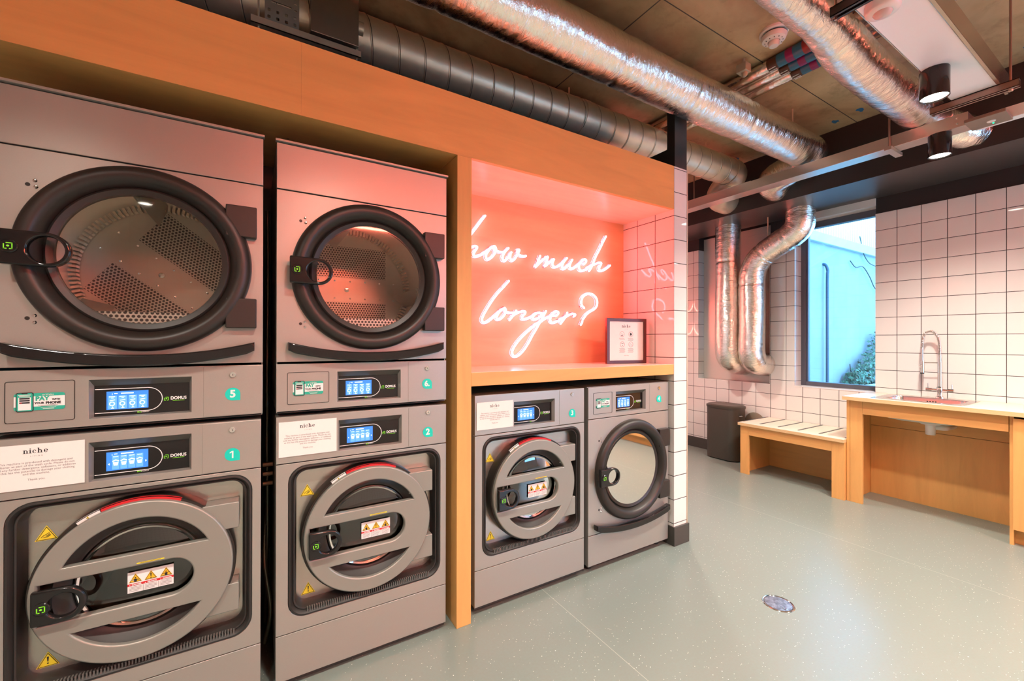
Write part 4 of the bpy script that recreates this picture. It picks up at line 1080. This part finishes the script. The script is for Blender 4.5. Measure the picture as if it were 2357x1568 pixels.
# bench
bn = empty('bench', (4.38, .2, 0), label='low birch plywood bench with dark inlaid bars, left of the sink', cat='bench')
o_ = W(bn)
g = G(); g.box(4.10, 4.655, -.226, .657, .474, .4995, PLY_E); g.box(4.10, 4.655, -.226, .657, .4995, .5005, LAM); g.build('seat_top', bn, 0, loc=o_)
ALU = simple('dark_metal_bar', (0.10, 0.11, 0.13), .35, .8)
for yb_ in (.652, .486, .320, .150, -.016):
    g = G(); g.box(4.19, 4.648, yb_ - .006, yb_ + .006, .5005, .5035, ALU); g.build('inlaid_bar', bn, 0, loc=o_)
g = G(); g.cyl((4.20, -.205, .5005), (4.20, -.205, .503), .008, ALU, 12); g.build('stud', bn, 40, loc=o_)
g = G(); g.box(4.12, 4.14, .560, .642, 0, .474, PLY_Z); g.build('front_leg', bn, 0, loc=o_, bevel=.001)
g = G(); g.box(4.12, 4.14, -.224, -.134, 0, .474, PLY_Z); g.build('front_leg', bn, 0, loc=o_, bevel=.001)
g = G(); g.box(4.12, 4.14, -.1335, .5595, .385, .474, PLY_Y); g.build('apron', bn, 0, loc=o_, bevel=.001)
for y0 in (.624, -.224):
    g = G(); g.box(4.14, 4.645, y0, y0 + .018, 0, .474, PLY_Z); g.build('side_panel', bn, 0, loc=o_)
g = G(); g.box(4.627, 4.645, -.206, .624, 0, .474, PLY_Y); g.build('back_panel', bn, 0, loc=o_)
# bin
bi = empty('waste_bin', (4.46, 1.03, 0), label='tall dark grey metal waste bin with a flat lid, left of the bench', cat='bin')
o_ = W(bi)
def oval(x0, x1, y0, y1, r, z): return [(x, y, z) for x, y in rrect(x0, x1, y0, y1, r, 10)]
g = G(); g.loft([oval(4.39, 4.60, .862, 1.20, .09, 0), oval(4.37, 4.62, .842, 1.215, .10, .012), oval(4.365, 4.62, .835, 1.215, .10, .565)], BIN, True, True, True); g.build('body', bi, 40, loc=o_)
g = G(); g.loft([oval(4.360, 4.625, .830, 1.220, .105, .566), oval(4.358, 4.627, .828, 1.222, .105, .590), oval(4.375, 4.61, .845, 1.205, .095, .602), oval(4.40, 4.59, .87, 1.18, .08, .600)], BIN, True, True, True); g.build('lid', bi, 40, loc=o_)
g = G(); g.tube([(4.43, .832, .50), (4.43, .820, .50), (4.46, .820, .50), (4.46, .832, .50)], .004, CHROME, 8); g.build('latch', bi, 40, loc=o_)
g = G(); g.lathe([(.0001, 0), (.11, 0), (.112, .006)], 4.648, .42, simple('brown_disc', (.22, .17, .12), .5), 40, cy_=.79, axis='x', cap0=True); 
g = G(); g.lathe([(.105, .0), (.11, .004), (.105, .010), (.0001, .012)], 4.645, .42, simple('brown_disc', (.22, .17, .12), .5), 40, cy_=.79, axis='x', cap0=True, cap1=True)
tag(g.build('round_cover', None, 40), 'brown round cover on the tiled wall just behind the waste bin', 'cover')

# ------------------------------------------------------------------ floor drain
dr = empty('floor_drain', (2.222, -.655, 0), label='round polished steel cover set in the speckled floor', cat='drain cover')
g = G(); g.lathe([(.062, .0005), (.0645, .0022), (.069, .0022), (.071, .0005)], 0, 0, CHROME, 48, axis='z'); g.build('outer_ring', dr, 40)
def drainm():
    m, n, l, b = mat('worn_steel_disc'); h = N(m); vec, c = h.coords(); f = h.noise(vec, 22, 5, .6, 1.5)
    l.new(h.mix(h.ramp(f, .4, .6), (0.34, 0.36, 0.42), (0.70, 0.74, 0.80)), b.inputs['Base Color']); setp(b, metal=.9, rough=.28); return m
g = G(); g.lathe([(.0001, .001), (.060, .001)], 0, 0, drainm(), 48, axis='z'); g.lathe([(.060, .001), (.062, .0004)], 0, 0, BLACKP, 48, axis='z'); g.build('disc', dr, 40)
g = G(); g.lathe([(.004, .0015), (.007, .0025), (.010, .0015)], -.018, 0, CHROME, 20, cy_=-.040, axis='z'); g.build('lifting_hole', dr, 40)

# ------------------------------------------------------------------ ducts
def duct_rf(amp, seed, joints=(), taper=None):
    def f(L, a):
        tp_ = 1.0
        if taper: u_ = min(max((L - taper[0]) / (taper[1] - taper[0]), 0), 1); tp_ = taper[2] + (1 - taper[2]) * u_
        q = tp_ + amp * noise.noise(Vector((L * 2.2 + seed, math.cos(a) * 1.2, math.sin(a) * 1.2))) + amp * .35 * noise.noise(Vector((L * 26 + seed, math.cos(a) * 2.5, math.sin(a) * 2.5)))
        for j in joints: q -= .045 * math.exp(-((L - j) / .016) ** 2)
        return q
    return f
def foil(name, pts, r, label, seed, joints=(), fil=.16, cat='duct', step=.012, group=None, amp=.05, taper=None):
    t = empty(name, pts[0], 0, label, cat, group)
    g = G(); path = resample(fillet(pts, fil, 10), step)
    g.tube(path, r, FOIL, 40, True, rf=duct_rf(amp, seed, joints, taper), uvs=1.0)
    g.build('foil_sleeve', t, 60, loc=W(t))
    return t
# B: big foil duct
tB = foil('foil_duct', [(-.4, -.125, 2.8), (3.86, -.125, 2.80), (3.90, .25, 2.72), (4.08, .27, 2.70)], .124, 'large foil-wrapped duct under the ceiling, running from top centre to the dark beam', 2.0, (1.05, 2.03, 2.62, 3.2), .15)
tC = foil('foil_duct', [(.6, -.831, 2.785), (2.30, -.831, 2.785), (2.66, -.806, 2.77), (3.90, -.806, 2.77), (3.98, -.92, 2.70), (4.08, -.95, 2.69)], .105, 'foil-wrapped duct beside the white tray at upper right', 9.0, (1.80, 2.6), .12, amp=.07, taper=(1.62, 1.95, .745))
# vertical foil pipes by the window
t1_ = foil('foil_pipe', [(4.45, .974, 2.575), (4.45, .974, 1.07), (4.785, .974, 1.05)], .128, 'straight upright foil-wrapped pipe, left of the pair by the window', 21, (.4,), .17, 'pipe', .010)
t2_ = foil('foil_pipe', [(4.45, .252, 2.575), (4.45, .252, 2.38), (4.45, .71, 2.14), (4.45, .715, 1.07), (4.785, .70, 1.05)], .124, 'foil-wrapped pipe that bends across to the beam next to the window', 33, (.3, .55, .9), .20, 'pipe', .010)
# A: spiral duct
sd = empty('spiral_duct', (1.5, .503, 2.85), label='bare galvanised spiral duct with ridged seams running behind the fascia', cat='duct')
o_ = W(sd); RA = .116
g = G(); pth = resample([(-2.0, .503, 2.85), (3.66, .503, 2.85)], .2); g.tube(pth, RA, GALV, 48, False); g.build('duct_body', sd, 60, loc=o_)
g = G(); hel = []; n_ = int(5.6 / .139 * 40)
for k in range(n_): a = 2 * PI * k / 40; hel.append((-1.95 + .139 * k / 40, .503 + (RA + .0005) * math.cos(a), 2.85 + (RA + .0005) * math.sin(a)))
g.tube(hel, .0032, GALV, 6); g.build('seam_ridge', sd, 60, loc=o_)
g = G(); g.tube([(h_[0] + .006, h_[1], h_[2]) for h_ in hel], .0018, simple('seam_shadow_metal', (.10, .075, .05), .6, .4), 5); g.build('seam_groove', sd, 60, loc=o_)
for x in (1.93, 3.45):
    g = G(); g.lathe([(RA, -.03), (RA + .004, -.03), (RA + .004, .03), (RA, .03)], x, 2.85, GALV, 48, cy_=.503, axis='x'); g.build('joint_collar', sd, 30, loc=o_)
g = G(); g.tube(resample(fillet([(3.66, .503, 2.85), (3.80, .503, 2.85), (3.83, .72, 2.70), (4.08, .74, 2.70)], .13, 8), .03), RA + .001, GALV, 48, False); g.build('elbow', sd, 50, loc=o_)
g = G(); g.lathe([(RA + .002, -.008), (RA + .007, -.008), (RA + .007, .008), (RA + .002, .008)], 3.665, 2.85, GALV, 48, cy_=.503, axis='x'); g.build('joint_collar', sd, 30, loc=o_)
# damper box and slotted plate on the duct
db = empty('fire_damper', (.30, .44, 2.72), label='square steel damper box on the spiral duct at top, above the fascia', cat='damper')
o_ = W(db)
STB = simple('brown_grey_steel', (0.42, 0.37, 0.32), .3, .9)
g = G(); g.box(.215, .425, .36, .66, 2.715, 3.02, STB); g.build('casing', db, 0, loc=o_, bevel=.002)
g = G(); g.cyl((.425, .40, 2.83), (.452, .40, 2.83), .032, GALV, 24); g.build('end_cap', db, 40, loc=o_); g = G(); g.cyl((.19, .40, 2.90), (.215, .40, 2.90), .032, GALV, 24); g.build('end_cap', db, 40, loc=o_)
g = G(); 
holes = [rrect(.045 + .034 * i, .057 + .034 * i, zz, zz + .013, .003, 3) for i in range(4) for zz in (2.722, 2.752)] + [rrect(.06, .14, 2.795, 2.803, .003, 3)] + [rrect(.15, .162, 2.82, 2.827, .003, 3), rrect(.15, .162, 2.79, 2.797, .003, 3)]
cpoly(g, [[(.035, 2.712), (.170, 2.712), (.170, 3.0), (.035, 3.0)]] + holes, .385, .389, simple('pale_slotted_steel', (0.5, 0.47, 0.42), .4, .8)); g.build('slotted_plate', db, 0, loc=o_)
us = empty('support_channel', (.21, .38, 2.68), label='narrow steel support channel hanging under the damper box', cat='bracket')
o_ = W(us)
g = G(); g.box(-.017, .437, .365, .405, 2.668, 2.672, GALV); g.box(-.017, .437, .365, .368, 2.668, 2.700, GALV); g.box(-.017, .437, .402, .405, 2.668, 2.70, GALV); g.build('channel', us, 0, loc=o_)
for x in (.012, .42):
    g = G(); g.cyl((x, .385, 2.66), (x, .385, ZC), .004, GALV, 8); g.build('threaded_rod', us, 40, loc=o_)
# hanger rods on ducts
for x, y, z, lb in ((1.83, .503, 2.95, 'thin rod holding the spiral duct where it meets the foil duct'), (3.35, .503, 2.95, 'thin rod holding the spiral duct near its far end'), (3.42, -.16, 2.90, 'thin rod holding the foil duct near the dark beam')):
    g = G(); g.cyl((x, y, z), (x, y, ZC), .005, GALV, 8); tag(g.build('hanger_rod', None, 40), lb, 'rod', 'duct hanger rods')
# three insulated pipes crossing under the ceiling
for k, x in enumerate((2.70, 2.80, 2.90)):
    t = empty('insulated_pipe', (x, -.4, 2.98), 0, ('leftmost', 'middle', 'rightmost')[k] + ' of the three foil-covered pipes crossing near the smoke detector', 'pipe', 'pipes crossing the ceiling')
    g = G(); g.tube(resample([(x, -1.3, 2.997), (x, 2.3, 2.997)], .03), .036, simple('thin_pipe_foil', (0.84, 0.78, 0.72), .22, 1.0, bump=.5, bscale=18), 24, True, rf=duct_rf(.03, k * 5)); g.build('foil_cover', t, 60, loc=W(t))
    d_ = G(); y0, y1 = -.80, -.42 - .02 * k
    d_.tube(resample([(x, y0, 2.997), (x, y1, 2.997)], .02), .0382, simple('band_blue', (0.02, 0.13, 0.22), .35), 24, False)
    d_.tube([(x, y1 - .001, 2.997), (x, y1 + .055, 2.997)], .0382, simple('band_brown', (0.06, 0.025, 0.01), .4), 24, False)
    for q in range(3): d_.tube([(x, y1 - .09 - q * .09, 2.997), (x, y1 - .05 - q * .09, 2.997)], .0387, simple(('band_magenta', 'band_red', 'band_black')[q], ((.22, .01, .10), (.22, .02, .015), (.01, .012, .02))[q], .4), 24, False)
    for q in range(3):
        an = R(-60 - 26 * q); cc, ss = math.cos(an), math.sin(an); xx, zz = x + .0398 * cc * -1, 2.997 + .0398 * ss
        d_.box(xx - .0018, xx + .0018, y1 + .01, y1 + .045, zz - .0018, zz + .0018, WHITE)
        d_.add([(xx - .006, y1 + .040, zz - .001), (xx + .006, y1 + .040, zz - .001), (xx, y1 + .054, zz - .001)], [(0, 1, 2)], WHITE)
    d_.build('marker_band', t, 60, loc=W(t))
# ceiling devices
sm = empty('smoke_detector', (2.475, -.505, ZC), label='round white smoke detector under the concrete ceiling', cat='smoke detector')
g = G(); g.lathe([(.072, 0), (.072, -.012), (.066, -.018)], 0, 0, WPLAST, 40, axis='z', cap1=True); g.lathe([(.058, -.018), (.058, -.026)], 0, 0, BLACKP, 40, axis='z'); g.build('base', sm, 40)
g = G(); g.lathe([(.062, -.026), (.064, -.034), (.057, -.050), (.038, -.058), (.030, -.060)], 0, 0, WPLAST, 40, axis='z'); g.lathe([(.028, -.060), (.027, -.078), (.022, -.084), (.0001, -.085)], 0, 0, WPLAST, 32, axis='z', cap1=True)
for k in range(12):
    a = 2 * PI * k / 12; g.box(.043 * math.cos(a) - .002, .043 * math.cos(a) + .002, .043 * math.sin(a) - .002, .043 * math.sin(a) + .002, -.058, -.0535, BLACKP)
g.build('head', sm, 40)
g = G(); g.box(.052, .072, -.008, .008, -.045, -.035, WPLAST); g.build('indicator', sm, 0)
jb = empty('junction_box', (2.56, -.285, ZC), label='small square surface box with a sensor knob on the concrete ceiling', cat='junction box')
BX = simple('beige_plastic', (0.50, 0.40, 0.31), .45)
g = G(); g.box(-.03, .03, -.03, .03, -.085, -.035, BX); g.build('box', jb, 0, bevel=.003); g = G(); g.cyl((0, 0, -.035), (0, 0, 0), .009, BX, 12); g.build('stem', jb, 40)
g = G(); g.lathe([(.016, -.085), (.016, -.098), (.010, -.108), (.0001, -.110)], 0.004, 0, BX, 20, cy_=-.004, axis='z', cap1=True); g.build('knob', jb, 40)
# white cable tray along x with steel side
wt = empty('white_tray', (2.0, -1.13, 2.6), label='long white flat tray hanging under the ceiling at upper right', cat='cable tray')
o_ = W(wt)
WP = simple('white_tray_paint', (0.84, 0.84, 0.84), .26, spec=.6)
g = G(); g.box(-1.5, 3.31, -1.212, -1.048, 2.600, 2.606, WP); g.build('tray_base', wt, 0, loc=o_, bevel=.0015)
BR = simple('bronze_grey_steel', (0.42, 0.34, 0.25), .25, .95)
g = G(); g.box(-1.5, 3.36, -1.226, -1.2125, 2.596, 2.70, BR); g.build('side_channel', wt, 0, loc=o_, bevel=.002)
g = G(); g.box(-1.5, 3.30, -1.0475, -1.044, 2.600, 2.66, BR); g.build('side_channel', wt, 0, loc=o_)
CHN = simple('red_brown_steel', (0.34, 0.23, 0.19), .35, .9)
def strut(x, y0, y1, lb, dark=False):
    t = empty('strut_support', (x, (y0 + y1) / 2, 2.58), 0, lb, 'bracket', 'struts under the white tray'); o_ = W(t)
    m = BLACKP if dark else CHN
    g = G(); g.box(x - .02, x + .02, y0, y1, 2.594, 2.5975, m); g.box(x - .02, x - .0175, y0, y1, 2.560, 2.5975, m); g.box(x + .0175, x + .02, y0, y1, 2.560, 2.5975, m); g.box(x - .02, x - .008, y0, y1, 2.560, 2.563, m); g.box(x + .008, x + .02, y0, y1, 2.560, 2.563, m); g.build('channel', t, 0, loc=o_)
    g = G(); g.cyl((x, y0 + .03, 2.55), (x, y0 + .03, ZC), .005, CHN, 8); g.cyl((x, y0 + .03, 2.55), (x, y0 + .03, 2.56), .009, GALV, 6); g.build('threaded_rod', t, 40, loc=o_)
    g = G(); g.cyl((x, y1 - .012, 2.55), (x, y1 - .012, ZC), .005, CHN, 8); g.build('threaded_rod', t, 40, loc=o_)
strut(3.215, -1.285, -.965, 'steel strut support under the white tray near its far end')
strut(1.925, -1.29, -1.00, 'dark strut support beside the motion sensor at the top edge', True)
# motion sensor
ms = empty('motion_sensor', (2.055, -1.115, 2.5995), label='round white domed motion sensor at the top edge', cat='sensor')
g = G(); g.lathe([(.055, 0), (.056, -.018), (.053, -.030), (.047, -.036), (.030, -.038)], 0, 0, WPLAST, 44, axis='z'); g.build('housing', ms, 40)
g = G(); g.lathe([(.030, -.037), (.026, -.045), (.014, -.052), (.0001, -.054)], 0, 0, simple('frosted_lens', (0.62, 0.48, 0.44), .4), 32, axis='z'); g.build('lens', ms, 50)
# cable tray along y
tr = empty('cable_tray', (3.66, 0, 2.62), label='long galvanised trunking crossing in front of the dark beam', cat='cable tray')
o_ = W(tr); RB = simple('satin_trunking_steel', (0.66, 0.60, 0.55), .30, .92, noise_amt=.05, nscale=6)
g = G(); g.box(3.60, 3.72, -1.03, 2.38, 2.589, 2.666, RB); g.build('trunking', tr, 0, loc=o_, bevel=.0015)
g = G(); g.box(3.598, 3.722, .25, 2.38, 2.662, 2.669, RB); g.build('lid', tr, 0, loc=o_)
for y in (-.985,):
    for z in (2.612, 2.643): g = G(); g.lathe([(.0001, -.004), (.006, -.003), (.007, 0)], 3.60, z, CHROME, 12, cy_=y, axis='x', cap0=True); g.build('screw', tr, 40, loc=o_)
for y in (.80,):
    g = G(); g.cyl((3.61, y, 2.66), (3.61, y, ZC), .006, CHN, 8); g.build('threaded_rod', tr, 40, loc=o_)
g = G(); g.cyl((3.585, -.672, 2.57), (3.585, -.672, ZC), .006, CHN, 8); g.build('threaded_rod', tr, 40, loc=o_)
g = G(); g.box(3.56, 3.76, -.690, -.652, 2.565, 2.588, RB); g.build('bracket', tr, 0, loc=o_, bevel=.001)
tr2 = empty('white_trunking', (3.66, -2, 2.6), label='white trunking running on past the emergency light at the right edge', cat='trunking')
g = G(); g.box(3.66, 3.72, -4.4, -1.04, 2.575, 2.64, WP); g.build('body', tr2, 0, loc=W(tr2))
em = empty('emergency_light', (3.575, -1.115, 2.56), label='flat brown-grey emergency light with a white lens and green indicator', cat='emergency light')
g = G(); g.box(-.085, .085, -.08, .08, 0, .018, simple('taupe_metal', (0.24, 0.19, 0.15), .4, .4)); g.build('housing', em, 0, bevel=.002)
g = G(); g.lathe([(.0001, -.004), (.016, -.003), (.018, 0)], .01, 0, WPLAST, 24, cy_=-.01, axis='z', cap0=False); g.build('lens', em, 40)
g = G(); g.sphere((.045, -.012, -.001), .0035, GREENLED, 10, 6); g.build('indicator', em, 40)
# spotlights
SB = simple('black_lamp_body', (0.022, 0.018, 0.017), .16, .3)
def spotlight(x, y, z, power, lb):
    t = empty('spotlight', (x, y, z), 0, lb, 'spotlight', 'black cylinder spotlights')
    g = G(); g.lathe([(.0001, 0), (.053, 0), (.054, -.002), (.054, -.132), (.052, -.134), (.048, -.130), (.046, -.122)], 0, 0, SB, 56, axis='z'); g.build('body', t, 35)
    g = G(); g.lathe([(.0475, -.127), (.0001, -.127)], 0, 0, LENS, 40, axis='z'); g.build('lens', t, 0)
    if z < 2.595 and x < 3.5 or not (-1.3 < y < -1.0 or x > 3.5):
        g = G(); g.cyl((0, 0, -.001), (0, 0, ZC - z), .008, SB, 10); g.build('stem', t, 40)
    l_ = spot_light(x, y, z - .146, SPOT_W * power); l_.name = 'spot_beam'; l_.parent = t; l_.location = (0, 0, -.146)
    return t
LB = ['black cylinder spotlight nearest the camera, under the white tray', 'black cylinder spotlight by the emergency light, second from the camera',
      'black cylinder spotlight outside the photo, mirrored in the top panel of dryer 6', 'black cylinder spotlight outside the photo, above washing machine 1', 'black cylinder spotlight outside the photo, in front of washing machine 3',
      'black cylinder spotlight outside the photo, in front of the right-hand cabinet', 'black cylinder spotlight outside the photo, right of the camera', 'black cylinder spotlight outside the photo, behind the camera', 'black cylinder spotlight outside the photo, behind and left of the camera',
      'black cylinder spotlight hidden in the alcove behind the tiled partition']
for (x, y, z, p), lb in zip(SPOTS, LB): spotlight(x, y, z, p, lb)

# duct cover panel in the recess beside the window
cp = empty('sheet_metal_panel', (4.77, 1.06, 1.7), label='pale sheet metal panel behind the two upright foil pipes', cat='panel')
o_ = W(cp); SM = simple('pale_sheet_metal', (0.66, 0.60, 0.54), .34, .25)
g = G(); g.box(4.768, 4.777, .641, 1.481, .853, 2.562, SM); g.build('panel', cp, 0, loc=o_)
g = G(); g.box(4.760, 4.767, .70, 1.02, 2.49, 2.56, SM); g.build('overlap_strip', cp, 0, loc=o_)
g = G(); g.cyl((4.45, .55, 2.30), (4.45, .55, 2.565), .006, GALV, 8); tag(g.build('hanger_rod', None, 40), 'thin rod holding up the bent foil pipe below the beam', 'rod', 'duct hanger rods')
